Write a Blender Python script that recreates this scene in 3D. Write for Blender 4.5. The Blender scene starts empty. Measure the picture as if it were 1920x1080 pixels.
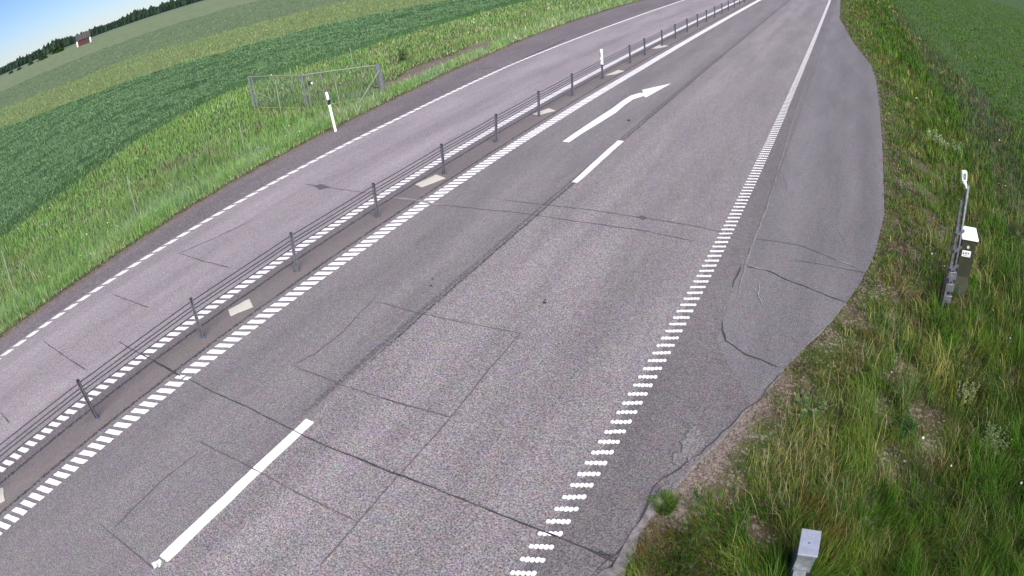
import bpy, math, random
import numpy as np
from mathutils import Vector, Matrix
R_ = math.radians
rng = np.random.default_rng(7); random.seed(7)
scene = bpy.context.scene
# ---------------------------------------------------------------- camera (wide-angle traffic camera on a mast, 5.8 m up)
H = 5.8
YAW, PITCH, ROLL = -0.5612246, 0.5282466, -0.0894059
K = (0.7641117, -0.0395122, 0.1012099, -0.0220010)      # measured lens: angle = K1 r + K2 r^2 + K3 r^3 + K4 r^4
cy, sy, cp, sp = math.cos(YAW), math.sin(YAW), math.cos(PITCH), math.sin(PITCH)
F = np.array([sy*cp, cy*cp, -sp]); r0 = np.array([cy, -sy, 0.]); u0 = np.cross(r0, F)
RX = r0*math.cos(ROLL) + u0*math.sin(ROLL); UX = -r0*math.sin(ROLL) + u0*math.cos(ROLL)
cd = bpy.data.cameras.new('camera'); cam = bpy.data.objects.new('camera', cd); scene.collection.objects.link(cam)
m = Matrix.Identity(4)
for i in range(3):
    m[i][0] = RX[i]; m[i][1] = UX[i]; m[i][2] = -F[i]
m[2][3] = H
cam.matrix_world = m; scene.camera = cam
cd.type = 'PANO'; cd.sensor_fit = 'HORIZONTAL'; cd.sensor_width = 36.0; cd.sensor_height = 20.25
cd.clip_start = 0.05; cd.clip_end = 8000
cc = cd
cc.panorama_type = 'FISHEYE_LENS_POLYNOMIAL'; cc.fisheye_fov = math.pi
cc.fisheye_polynomial_k0 = 0.0
for i, k in enumerate(K): setattr(cc, 'fisheye_polynomial_k%d' % (i+1), -k/18.0**(i+1))
# ---------------------------------------------------------------- light
SUN_EL, SUN_AZ = R_(37), R_(132)
w = bpy.data.worlds.new('World'); scene.world = w; w.use_nodes = True
nt = w.node_tree; nt.nodes.clear()
sky = nt.nodes.new('ShaderNodeTexSky'); sky.sky_type = 'NISHITA'; sky.sun_disc = False
sky.sun_elevation = SUN_EL; sky.sun_rotation = SUN_AZ; sky.air_density = 1.0; sky.dust_density = 0.0; sky.ozone_density = 3.0
bg = nt.nodes.new('ShaderNodeBackground'); bg.inputs[1].default_value = 0.05
wo = nt.nodes.new('ShaderNodeOutputWorld')
tn = nt.nodes.new('ShaderNodeMix'); tn.data_type = 'RGBA'; tn.blend_type = 'MULTIPLY'; tn.inputs[0].default_value = 1.0; tn.inputs[7].default_value = (.62, .76, 1.12, 1)
nt.links.new(sky.outputs[0], tn.inputs[6]); nt.links.new(tn.outputs[2], bg.inputs[0]); nt.links.new(bg.outputs[0], wo.inputs[0])
sl = bpy.data.lights.new('sun', 'SUN'); sl.energy = 3.8; sl.angle = R_(60); sl.color = (1.0, 0.92, 0.84)
so = bpy.data.objects.new('sun', sl); scene.collection.objects.link(so)
sd = Vector((math.sin(SUN_AZ)*math.cos(SUN_EL), math.cos(SUN_AZ)*math.cos(SUN_EL), math.sin(SUN_EL)))
so.rotation_euler = sd.to_track_quat('Z', 'Y').to_euler(); so.location = (0, 0, 60)
scene.view_settings.view_transform = 'Standard'; scene.view_settings.look = 'None'
scene.view_settings.gamma = 1.0; scene.view_settings.exposure = 1.06
scene.view_settings.use_curve_mapping = False

# ---------------------------------------------------------------- road frame: u across, y along, gently curving
def off(y):
    y = np.asarray(y, float)/H; yc = np.clip(y, 0, 4.6)
    b = -0.00527632*yc**2 + 0.00049383*yc**3
    s = -0.01055264*yc + 0.00148149*yc**2
    return H*(b + s*(y-yc))
R_TAB = np.array([(-1.72,-40),(-1.7,2),(-1.58,3.67),(-1.48,3.86),(-1.42,4.5),(-1.3,5.09),(-.82,6.75),(-.41,8.08),(.37,10.2),(.85,12.18),(1.08,14.5),(1.2,20.15),(1.32,30),(1.2,34),(.1,42.8),(-.9,55),(-1.2,80),(-1.2,6000)], float)
L_TAB = np.array([(-15.05,-60),(-15.06,1.88),(-15.12,4.97),(-15.35,7.5),(-15.6,10.5),(-15.72,13.4),(-15.85,17),(-16.1,20.7),(-16.35,23),(-16.5,26),(-17.0,31),(-17.4,40),(-17.4,60),(-16,90),(-15.2,140),(-15.1,6000)], float)
def redge(y): return np.interp(y, R_TAB[:,1], R_TAB[:,0])
def ledge(y): return np.interp(y, L_TAB[:,1], L_TAB[:,0])
RP = ([0,.12,.35,1.2,2.6,4.5,6,7.5,9,14,40,6000], [-.035,-.05,-.09,-.30,-.72,-1.15,-1.35,-1.25,-1.05,-.95,-.9,-.9])
LP = ([0,.12,.35,.65,1.3,2.6,4.4,6,8,6000], [-.025,-.03,-.04,-.07,-.27,-.70,-.98,-1.0,-.9,-.9])
def hash2(ix, iy, seed):
    n = (ix.astype(np.int64)*374761393 + iy.astype(np.int64)*668265263 + seed*1442695041) & 0xffffffff
    n = ((n ^ (n >> 13))*1274126177) & 0xffffffff
    return ((n ^ (n >> 16)) & 0xffff)/65535.0
def vnoise(x, y, seed=0):
    x = np.asarray(x, float); y = np.asarray(y, float)
    ix = np.floor(x); iy = np.floor(y); fx = x-ix; fy = y-iy; fx = fx*fx*(3-2*fx); fy = fy*fy*(3-2*fy)
    a = hash2(ix, iy, seed); b = hash2(ix+1, iy, seed); c = hash2(ix, iy+1, seed); d = hash2(ix+1, iy+1, seed)
    return (a*(1-fx)+b*fx)*(1-fy) + (c*(1-fx)+d*fx)*fy
def fnoise(x, y, seed=0, o=3):
    s = 0; a = .5
    for k in range(o): s = s + a*vnoise(np.asarray(x)*2**k, np.asarray(y)*2**k, seed+k*17); a *= .5
    return s/(1-.5**o)
def terr(x, y):
    x = np.asarray(x, float); y = np.asarray(y, float); u = x-off(y)
    dr = u-redge(y); dl = ledge(y)-u
    z = np.where(dr > 0, np.interp(dr, *RP), np.where(dl > 0, np.interp(dl, *LP), -.06))
    d = np.maximum(np.maximum(dr, dl), 0)
    amp = np.clip(d/1.5, 0, 1)*.10*np.clip(60/(d+1), 0, 1)
    return z + amp*(fnoise(x*.9, y*.9, 3)-.5)
def unproj(px, py):
    x = (np.asarray(px, float)-960)/960; y = -(np.asarray(py, float)-540)/960
    r = np.hypot(x, y)+1e-12; th = K[0]*r+K[1]*r*r+K[2]*r**3+K[3]*r**4; s = np.sin(th)/r
    return (s*x)[..., None]*RX + (s*y)[..., None]*UX + np.cos(th)[..., None]*F
def hit(px, py, z=None):
    """where the sight line of a surveyed photo point meets the ground"""
    d = unproj(px, py); o = np.array([0, 0, H])
    if z is not None: return o + d*((z-H)/d[..., 2])[..., None]
    zz = np.zeros(np.shape(px))
    for _ in range(25):
        p = o + d*((zz-H)/d[..., 2])[..., None]; t = terr(p[..., 0], p[..., 1])
        uu = p[..., 0]-off(p[..., 1]); t = np.where((uu < redge(p[..., 1])) & (uu > ledge(p[..., 1])), 0, t)
        zz = .5*zz+.5*t
    return o + d*((zz-H)/d[..., 2])[..., None]
def top_of(base, px, py, h=None):
    """top of a nearly upright thing standing on base and seen ending at (px, py)"""
    d = unproj(px, py); o = np.array([0, 0, H]); b = np.asarray(base)
    if h is not None: return o + d*((b[2]+h-H)/d[2])
    t = ((b[:2]-o[:2])@d[:2])/(d[:2]@d[:2]); return o+d*t
# ---------------------------------------------------------------- mesh helpers
C = scene.collection
def tag(o, label=None, cat=None, group=None, kind=None):
    if label: o['label'] = label
    if cat: o['category'] = cat
    if group: o['group'] = group
    if kind: o['kind'] = kind
    return o
def npmesh(name, V, faces, mat, parent=None, uv=None, col=None, mats=None, mi=None, smooth=False):
    """faces: list of integer arrays (n,k)"""
    me = bpy.data.meshes.new(name)
    V = np.asarray(V, np.float32); me.vertices.add(len(V)); me.vertices.foreach_set('co', V.ravel())
    faces = [np.asarray(f, np.int32) for f in faces if len(f)]
    nl = sum(f.size for f in faces); npoly = sum(len(f) for f in faces)
    me.loops.add(nl); me.polygons.add(npoly)
    li = np.concatenate([f.ravel() for f in faces]); me.loops.foreach_set('vertex_index', li)
    tot = np.concatenate([np.full(len(f), f.shape[1], np.int32) for f in faces])
    st = np.concatenate([[0], np.cumsum(tot)[:-1]]).astype(np.int32)
    me.polygons.foreach_set('loop_start', st); me.polygons.foreach_set('loop_total', tot)
    if mi is not None: me.polygons.foreach_set('material_index', np.asarray(mi, np.int32))
    me.polygons.foreach_set('use_smooth', np.full(npoly, smooth))
    if uv is not None:
        l = me.uv_layers.new(name='UVMap'); l.data.foreach_set('uv', np.asarray(uv, np.float32)[li].ravel())
    if col is not None:
        a = me.color_attributes.new('tint', 'FLOAT_COLOR', 'POINT')
        a.data.foreach_set('color', np.concatenate([col, np.ones((len(col), 1))], 1).astype(np.float32).ravel())
    for mm in (mats or [mat]): me.materials.append(mm)
    me.update(calc_edges=True); me.validate()
    o = bpy.data.objects.new(name, me); C.objects.link(o)
    if parent: o.parent = parent
    return o
class MB:
    """collects boxes, prisms and tubes and links them as one mesh"""
    def __init__(s): s.v = []; s.f = []
    def add(s, vs, fs):
        n = len(s.v); s.v += [tuple(map(float, v)) for v in vs]; s.f += [tuple(i+n for i in f) for f in fs]
    def box(s, c, sx, sy, sz, M=None):
        """c centre of base; M optional 3x3 columns"""
        M = np.eye(3) if M is None else M; c = np.asarray(c, float)
        vs = [c + M@np.array([x*sx/2, y*sy/2, z]) for z in (0, sz) for x, y in ((-1,-1),(1,-1),(1,1),(-1,1))]
        s.add(vs, [(3,2,1,0),(4,5,6,7),(0,1,5,4),(1,2,6,5),(2,3,7,6),(3,0,4,7)])
    def prism(s, prof, c, M, h):
        """extrude the 2D profile (list of xy) along M's third axis"""
        c = np.asarray(c, float); n = len(prof)
        vs = [c+M@np.array([x, y, z]) for z in (0, h) for x, y in prof]
        s.add(vs, [tuple(range(n))[::-1], tuple(range(n, 2*n))] + [(i, (i+1) % n, n+(i+1) % n, n+i) for i in range(n)])
    def tube(s, pts, r, n=8):
        pts = [Vector(p) for p in pts]; base = len(s.v); up = Vector((0, 0, 1))
        for i, p in enumerate(pts):
            t = (pts[min(i+1, len(pts)-1)]-pts[max(i-1, 0)]).normalized()
            a = t.cross(up if abs(t.z) < .95 else Vector((1, 0, 0))).normalized(); b = t.cross(a)
            rr = r[i] if hasattr(r, '__len__') else r
            for k in range(n):
                q = p+rr*(math.cos(2*math.pi*k/n)*a+math.sin(2*math.pi*k/n)*b); s.v.append(tuple(q))
        for i in range(len(pts)-1):
            for k in range(n): s.f.append((base+i*n+k, base+i*n+(k+1) % n, base+(i+1)*n+(k+1) % n, base+(i+1)*n+k))
        s.f.append(tuple(base+k for k in range(n))[::-1]); s.f.append(tuple(base+(len(pts)-1)*n+k for k in range(n)))
    def build(s, name, mat, parent=None, bevel=0, smooth=False, origin=None):
        me = bpy.data.meshes.new(name); o = bpy.data.objects.new(name, me)
        og = Vector(origin if origin is not None else (parent_world(parent) if parent else (0, 0, 0)))
        me.from_pydata([tuple(Vector(v)-og) for v in s.v], [], s.f); me.materials.append(mat); me.update()
        C.objects.link(o)
        if parent:
            o.parent = parent; o.location = og-parent_world(parent)
        else: o.location = og
        if smooth:
            for p in me.polygons: p.use_smooth = True
        if bevel:
            b = o.modifiers.new('bevel', 'BEVEL'); b.width = bevel; b.segments = 2; b.limit_method = 'ANGLE'
        return o
def parent_world(p):
    v = Vector((0, 0, 0))
    while p is not None: v += p.location; p = p.parent
    return v
def thing(name, label, cat, loc, group=None):
    o = bpy.data.objects.new(name, None); C.objects.link(o); o.location = tuple(map(float, loc)); o.empty_display_size = .2
    return tag(o, label, cat, group)
def axes(a, xdir):
    """columns: x ~ xdir, y, z = a"""
    z = np.asarray(a, float); z = z/np.linalg.norm(z); x = np.asarray(xdir, float); x = x-z*(x@z); x /= np.linalg.norm(x)
    return np.stack([x, np.cross(z, x), z], 1)
# ---------------------------------------------------------------- materials
def newmat(name):
    m = bpy.data.materials.new(name); m.use_nodes = True; t = m.node_tree; t.nodes.clear()
    o = t.nodes.new('ShaderNodeOutputMaterial'); b = t.nodes.new('ShaderNodeBsdfPrincipled')
    t.links.new(b.outputs[0], o.inputs[0]); return m, t, b
def N(t, typ, **kw):
    n = t.nodes.new(typ)
    for k, v in kw.items():
        if k.startswith('_'): setattr(n, k[1:], v)
        else: n.inputs[k].default_value = v
    return n
def math_(t, op, a, b=None, c=None, clamp=False):
    n = t.nodes.new('ShaderNodeMath'); n.operation = op; n.use_clamp = clamp
    for i, v in enumerate((a, b, c)):
        if v is None: continue
        if hasattr(v, 'links'): t.links.new(v, n.inputs[i])
        else: n.inputs[i].default_value = v
    return n.outputs[0]
def mixc(t, f, a, b, mode='MIX'):
    n = t.nodes.new('ShaderNodeMix'); n.data_type = 'RGBA'; n.blend_type = mode
    for s, v in ((0, f), (6, a), (7, b)):
        if hasattr(v, 'links'): t.links.new(v, n.inputs[s])
        elif s == 0: n.inputs[0].default_value = v
        else: n.inputs[s].default_value = (*v, 1) if len(v) == 3 else v
    return n.outputs[2]
def noise(t, vec, scale, detail=2, rough=.5):
    n = N(t, 'ShaderNodeTexNoise', Scale=scale, Detail=detail, Roughness=rough); t.links.new(vec, n.inputs['Vector']); return n.outputs[0]
def ramp(t, f, lo, hi):
    n = t.nodes.new('ShaderNodeMapRange'); n.inputs[1].default_value = lo; n.inputs[2].default_value = hi
    n.interpolation_type = 'SMOOTHSTEP'; t.links.new(f, n.inputs[0]); return n.outputs[0]
def vscale(t, vec, s):
    n = N(t, 'ShaderNodeMapping'); n.inputs['Scale'].default_value = s; t.links.new(vec, n.inputs[0]); return n.outputs[0]
def simple(name, col, rough=.6, metal=0., var=.15, scale=8, bump=0.):
    m, t, b = newmat(name); g = N(t, 'ShaderNodeNewGeometry').outputs['Position']
    f = noise(t, g, scale, 4, .6)
    c = mixc(t, ramp(t, f, .3, .7), tuple(x*(1-var) for x in col), tuple(min(1, x*(1+var)) for x in col))
    t.links.new(c, b.inputs['Base Color']); b.inputs['Roughness'].default_value = rough; b.inputs['Metallic'].default_value = metal
    if bump:
        bn = N(t, 'ShaderNodeBump', Strength=bump, Distance=.01); t.links.new(f, bn.inputs['Height']); t.links.new(bn.outputs[0], b.inputs['Normal'])
    return m
def asphalt(name, base, light, pink, coarse=1., seams=(), tracks=(), contrast=1.):
    """UV = metres across and along; seams: (u, halfwidth, strength); tracks: (u, halfwidth, gain)"""
    m, t, b = newmat(name); uvn = N(t, 'ShaderNodeUVMap', _uv_map='UVMap').outputs[0]
    pos = uvn
    big = noise(t, vscale(t, pos, (1.2, .18, 1)), 1.0, 4, .6)
    mid = noise(t, pos, 9, 4, .65)
    n1 = noise(t, pos, 38/coarse, 2, .5)
    v = N(t, 'ShaderNodeTexVoronoi', Scale=62/coarse); t.links.new(pos, v.inputs['Vector'])
    sep = N(t, 'ShaderNodeSeparateColor'); t.links.new(v.outputs['Color'], sep.inputs[0])
    base = tuple(x*k_ for x, k_ in zip(base, (1.14, 1.135, 1.115) if 'lane' in name or 'median' in name else (1.06, 1.065, 1.04))); dk = tuple(x*(1-.52*contrast) for x in base)
    c = mixc(t, ramp(t, n1, .34, .66), dk, tuple(x*(1+.32*contrast) for x in base))
    st = ramp(t, sep.outputs[0], .62, .95)
    c = mixc(t, math_(t, 'MULTIPLY', st, .75*contrast), c, light)
    pk = math_(t, 'MULTIPLY', ramp(t, sep.outputs[1], .72, .95), .8)
    c = mixc(t, pk, c, pink)
    dd = math_(t, 'MULTIPLY', ramp(t, sep.outputs[2], .8, .95), .6*contrast)
    c = mixc(t, dd, c, tuple(x*.3 for x in base))
    mn = N(t, 'ShaderNodeTexNoise', Scale=5., Detail=4., Roughness=.65); t.links.new(pos, mn.inputs['Vector'])
    mott = mixc(t, .20*contrast, (1, 1, 1), mixc(t, 1.0, mn.outputs['Color'], (2.0, 2.0, 2.0), 'MULTIPLY'))
    c = mixc(t, 1.0, c, mott, 'MULTIPLY')
    c = mixc(t, ramp(t, mid, .25, .75), c, (1.12, 1.12, 1.12), 'MULTIPLY')
    c = mixc(t, math_(t, 'MULTIPLY', ramp(t, noise(t, vscale(t, pos, (1, .35, 1)), 2.2, 5, .7), .58, .72), .28), c, tuple(x*.55 for x in base))
    g = mixc(t, ramp(t, big, .3, .7), (.88, .88, .89), (1.1, 1.09, 1.09))
    c = mixc(t, 1.0, c, g, 'MULTIPLY')
    su = N(t, 'ShaderNodeSeparateXYZ'); t.links.new(uvn, su.inputs[0]); u = su.outputs[0]
    wob = math_(t, 'MULTIPLY', math_(t, 'SUBTRACT', noise(t, vscale(t, uvn, (.01, 1, 1)), 1.3, 4, .65), .5), .16)
    for (u1, hw, gain) in tracks:
        d = math_(t, 'ABSOLUTE', math_(t, 'ADD', math_(t, 'SUBTRACT', u, u1), wob))
        f = math_(t, 'SUBTRACT', 1.0, ramp(t, d, hw*.3, hw))
        c = mixc(t, f, c, mixc(t, 1.0, c, (gain, gain, gain), 'MULTIPLY'))
    for (u1, hw, strg, *st0) in seams:
        rag = math_(t, 'MULTIPLY', math_(t, 'SUBTRACT', noise(t, uvn, 14, 4, .7), .5), hw*3.0)
        d = math_(t, 'ABSOLUTE', math_(t, 'ADD', math_(t, 'ADD', math_(t, 'SUBTRACT', u, u1), rag), math_(t, 'MULTIPLY', wob, .35)))
        f = math_(t, 'MULTIPLY', math_(t, 'SUBTRACT', 1.0, ramp(t, d, hw*.4, hw)), ramp(t, noise(t, uvn, 22, 3, .6), .32, .55))
        if st0: f = math_(t, 'MULTIPLY', f, ramp(t, su.outputs[1], st0[0]-.3, st0[0]+.4))
        c = mixc(t, math_(t, 'MULTIPLY', f, strg), c, (.03, .03, .033))
    t.links.new(c, b.inputs['Base Color']); b.inputs['Roughness'].default_value = .85
    b.inputs['Specular IOR Level'].default_value = .3
    bn = N(t, 'ShaderNodeBump', Strength=.5, Distance=.008); t.links.new(n1, bn.inputs['Height']); t.links.new(bn.outputs[0], b.inputs['Normal'])
    return m
LG = (.40, .385, .40); PK = (.27, .19, .20)
M_SHL = asphalt('asphalt_edge', (.128, .114, .120), (.30, .28, .29), (.19, .15, .16))
M_LEFT = asphalt('asphalt_left_lane', (.225, .205, .222), LG, (.26, .20, .205), .9, tracks=((-13.2, .5, 1.08), (-11.3, .45, 1.08), (-12.3, .35, .92)), contrast=.8)
M_MEDE = asphalt('asphalt_median_edge', (.135, .122, .128), (.28, .26, .27), (.18, .15, .16), seams=((-9.92, .035, .85),), contrast=.7)
M_MED = asphalt('asphalt_median', (.145, .131, .131), (.24, .22, .21), (.19, .15, .14), .8, seams=((-9.90, .035, .85), (-9.21, .045, .9)), contrast=.5)
M_MID = asphalt('asphalt_middle_lane', (.152, .142, .149), (.32, .31, .32), (.20, .17, .175), .9, seams=((-9.21, .045, .9), (-6.29, .07, .5, 4.2)), tracks=((-7.2, .6, 1.05),), contrast=.75)
M_RIGHT = asphalt('asphalt_right_lane', (.170, .160, .166), (.38, .37, .38), (.27, .205, .21), .95, seams=((-6.21, .06, .6, 4.2), (-6.20, .022, .7, 4.2)), tracks=((-5.2, .5, 1.1), (-3.5, .5, .93), (-4.4, .4, 1.06)), contrast=.95)
M_SHR = asphalt('asphalt_shoulder', (.122, .114, .118), (.28, .27, .28), (.2, .16, .17), .9, contrast=.75)
M_BAY = asphalt('asphalt_bay', (.140, .133, .142), (.25, .24, .25), (.19, .17, .175), .85, seams=((-1.72, .025, .35),), tracks=((-1.3, .6, 1.07), (.7, .45, .9), (-.3, .4, .96)), contrast=.75)
def grassmat():
    m, t, b = newmat('grass_blade'); a = N(t, 'ShaderNodeVertexColor', _layer_name='tint')
    t.links.new(a.outputs[0], b.inputs['Base Color']); b.inputs['Roughness'].default_value = .6
    b.inputs['Specular IOR Level'].default_value = .08
    tr = N(t, 'ShaderNodeBsdfTranslucent'); t.links.new(a.outputs[0], tr.inputs[0])
    mx = N(t, 'ShaderNodeMixShader'); mx.inputs[0].default_value = .25
    t.links.new(b.outputs[0], mx.inputs[1]); t.links.new(tr.outputs[0], mx.inputs[2])
    out = [n for n in t.nodes if n.type == 'OUTPUT_MATERIAL'][0]; t.links.new(mx.outputs[0], out.inputs[0])
    return m
M_GRASS = grassmat()
def cover(name, cols, scale=1., stretch=(1, 1, 1), fine=14., bump=.5):
    m, t, b = newmat(name); g = vscale(t, N(t, 'ShaderNodeNewGeometry').outputs['Position'], stretch)
    c = mixc(t, ramp(t, noise(t, g, .35*scale, 4, .6), .35, .65), cols[0], cols[1])
    c = mixc(t, math_(t, 'MULTIPLY', ramp(t, noise(t, g, 3*scale, 4, .7), .5, .7), .8), c, cols[2])
    c = mixc(t, math_(t, 'MULTIPLY', ramp(t, noise(t, g, fine*scale, 3, .7), .45, .7), .7), c, tuple(x*.55 for x in cols[0]))
    t.links.new(c, b.inputs['Base Color']); b.inputs['Roughness'].default_value = .95; b.inputs['Specular IOR Level'].default_value = .1
    bn = N(t, 'ShaderNodeBump', Strength=bump, Distance=.05); t.links.new(noise(t, g, fine*scale, 4, .7), bn.inputs['Height']); t.links.new(bn.outputs[0], b.inputs['Normal'])
    return m
def groundmat():
    m, t, b = newmat('verge_soil'); uvn = N(t, 'ShaderNodeUVMap', _uv_map='UVMap').outputs[0]
    g = N(t, 'ShaderNodeNewGeometry').outputs['Position']
    su = N(t, 'ShaderNodeSeparateXYZ'); t.links.new(uvn, su.inputs[0]); d = su.outputs[0]
    soil = mixc(t, ramp(t, noise(t, g, 2.2, 5, .65), .35, .65), (.045, .036, .020), (.105, .080, .055))
    moss = mixc(t, ramp(t, noise(t, g, 5, 4, .6), .3, .7), (.035, .055, .012), (.08, .10, .03))
    c = mixc(t, ramp(t, noise(t, g, 1.1, 4, .6), .42, .6), soil, moss)
    grav = mixc(t, ramp(t, noise(t, g, 30, 5, .75), .38, .62), (.075, .06, .05), (.235, .195, .17))
    c = mixc(t, ramp(t, d, 8.3, 9.2), c, mixc(t, ramp(t, noise(t, g, 6, 4, .7), .35, .65), (.022, .055, .010), (.055, .11, .022)))
    e = math_(t, 'ADD', d, math_(t, 'MULTIPLY', math_(t, 'SUBTRACT', noise(t, g, 2.5, 4, .65), .5), .5))
    c = mixc(t, ramp(t, e, .45, .2), c, grav)
    v = N(t, 'ShaderNodeTexVoronoi', Scale=26.); t.links.new(g, v.inputs['Vector'])
    s2 = N(t, 'ShaderNodeSeparateColor'); t.links.new(v.outputs['Color'], s2.inputs[0])
    c = mixc(t, math_(t, 'MULTIPLY', ramp(t, s2.outputs[0], .8, .9), .6), c, (.26, .23, .2))
    t.links.new(c, b.inputs['Base Color']); b.inputs['Roughness'].default_value = .95; b.inputs['Specular IOR Level'].default_value = .15
    bn = N(t, 'ShaderNodeBump', Strength=.7, Distance=.04); t.links.new(noise(t, g, 25, 4, .7), bn.inputs['Height']); t.links.new(bn.outputs[0], b.inputs['Normal'])
    return m
M_SOIL = groundmat()
def paintmat(name, col, wear=.5):
    m, t, b = newmat(name); g = N(t, 'ShaderNodeNewGeometry').outputs['Position']
    c = mixc(t, ramp(t, noise(t, g, 30, 4, .7), .35, .7), col, tuple(x*(1-.16*wear) for x in col))
    c = mixc(t, math_(t, 'MULTIPLY', ramp(t, noise(t, g, 70, 3, .7), .60, .72), wear), c, (.25, .24, .25))
    c = mixc(t, math_(t, 'MULTIPLY', ramp(t, noise(t, g, 4, 5, .7), .42, .68), .28*wear), c, (.42, .41, .42))
    t.links.new(c, b.inputs['Base Color']); b.inputs['Roughness'].default_value = .6
    bn = N(t, 'ShaderNodeBump', Strength=.4, Distance=.006); t.links.new(noise(t, g, 60, 2, .6), bn.inputs['Height']); t.links.new(bn.outputs[0], b.inputs['Normal'])
    return m
M_PAINT = paintmat('road_paint', (.85, .84, .85), .5); M_CREAM = paintmat('median_paint', (.58, .56, .47), .6)
M_CRACK = simple('crack_filler', (.045, .043, .047), .9); M_FAINT = simple('saw_cut', (.095, .088, .095), .9)
M_REPAIR = simple('repair_strip', (.24, .23, .24), .9, 0, .2, 30)
M_BAYMARK = simple('worn_aggregate', (.205, .197, .205), .9, 0, .35, 25)
M_DUST = simple('concrete_strip', (.165, .152, .15), .95, 0, .35, 14)
M_GALV = simple('galvanised_steel', (.27, .29, .31), .42, .55, .22, 14)
M_POLE = simple('weathered_pole', (.12, .13, .145), .5, .45, .3, 12)
M_GALVL = simple('galvanised_lid', (.36, .39, .46), .38, .25, .10, 20)
M_STEEL = simple('post_steel', (.17, .175, .195), .45, .6, .25, 18)
M_DARKS = simple('dark_steel', (.065, .068, .078), .5, .5, .2, 20)
M_BLUE = simple('blue_socket', (.12, .14, .20), .6, .2, .25, 20)
M_WHITE = simple('white_plastic', (.82, .83, .84), .35, 0, .04, 10)
M_BLACK = simple('black_plastic', (.015, .015, .016), .4, 0, .2, 10)
M_REFL = simple('reflector', (.75, .72, .62), .15, .3, .05, 30)
M_FENCE = simple('fence_rail', (.27, .32, .23), .5, .4, .15, 10)
M_WIRE = simple('fence_wire', (.20, .24, .22), .5, .5, .1, 10)
M_OLIVE = simple('olive_cabinet', (.020, .024, .008), .8, 0, .18, 5)
M_OLIVE2 = simple('olive_plinth', (.045, .050, .034), .8, 0, .15, 5)
M_RED = simple('red_boards', (.07, .014, .014), .8, 0, .2, 2); M_ROOF = simple('dark_roof', (.05, .045, .045), .8, 0, .2, 1)
# ---------------------------------------------------------------- terrain: ONE ground sheet
def geom(a, b, s0, g):
    o = [a]; s = s0
    while o[-1] < b: o.append(o[-1]+s); s *= g
    return o
ys = np.array(sorted(set([-y-0. for y in geom(20, 3500, 3, 1.35)] + list(np.arange(-20, -2, 1.)) + list(np.arange(-2, 45, .22)) + geom(45, 5000, .6, 1.09))))
dd_ = np.array([0, .06, .12, .2, .35] + list(np.arange(.5, 9, .22)) + geom(9, 4000, .5, 1.13))
def ground_sheet():
    nr = len(ys); L = []; 
    cols = [(-1, d) for d in dd_[::-1]] + [(1, d) for d in dd_]
    X = np.zeros((nr, len(cols))); D = np.zeros_like(X)
    le, re = ledge(ys)+off(ys), redge(ys)+off(ys)
    for j, (s, d) in enumerate(cols):
        X[:, j] = le-d if s < 0 else re+d; D[:, j] = d if s < 0 else d+np.interp(ys, [2, 3.5, 5, 7, 8.5, 10], [.2, .05, 0, .12, .35, .5])
    Y = np.repeat(ys[:, None], len(cols), 1)
    Z = terr(X+np.where(np.array([s for s, _ in cols]) > 0, 1e-5, -1e-5), Y)
    nc = len(cols); idx = np.arange(nr*nc).reshape(nr, nc)
    f = np.stack([idx[:-1, :-1], idx[:-1, 1:], idx[1:, 1:], idx[1:, :-1]], -1).reshape(-1, 4)
    V = np.stack([X, Y, Z], -1).reshape(-1, 3)
    return npmesh('ground', V, [f], M_SOIL, uv=np.stack([D, Y], -1).reshape(-1, 2), smooth=True)
tag(ground_sheet(), 'uneven verge soil and gravel running along both sides of the road', kind='structure')
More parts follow.
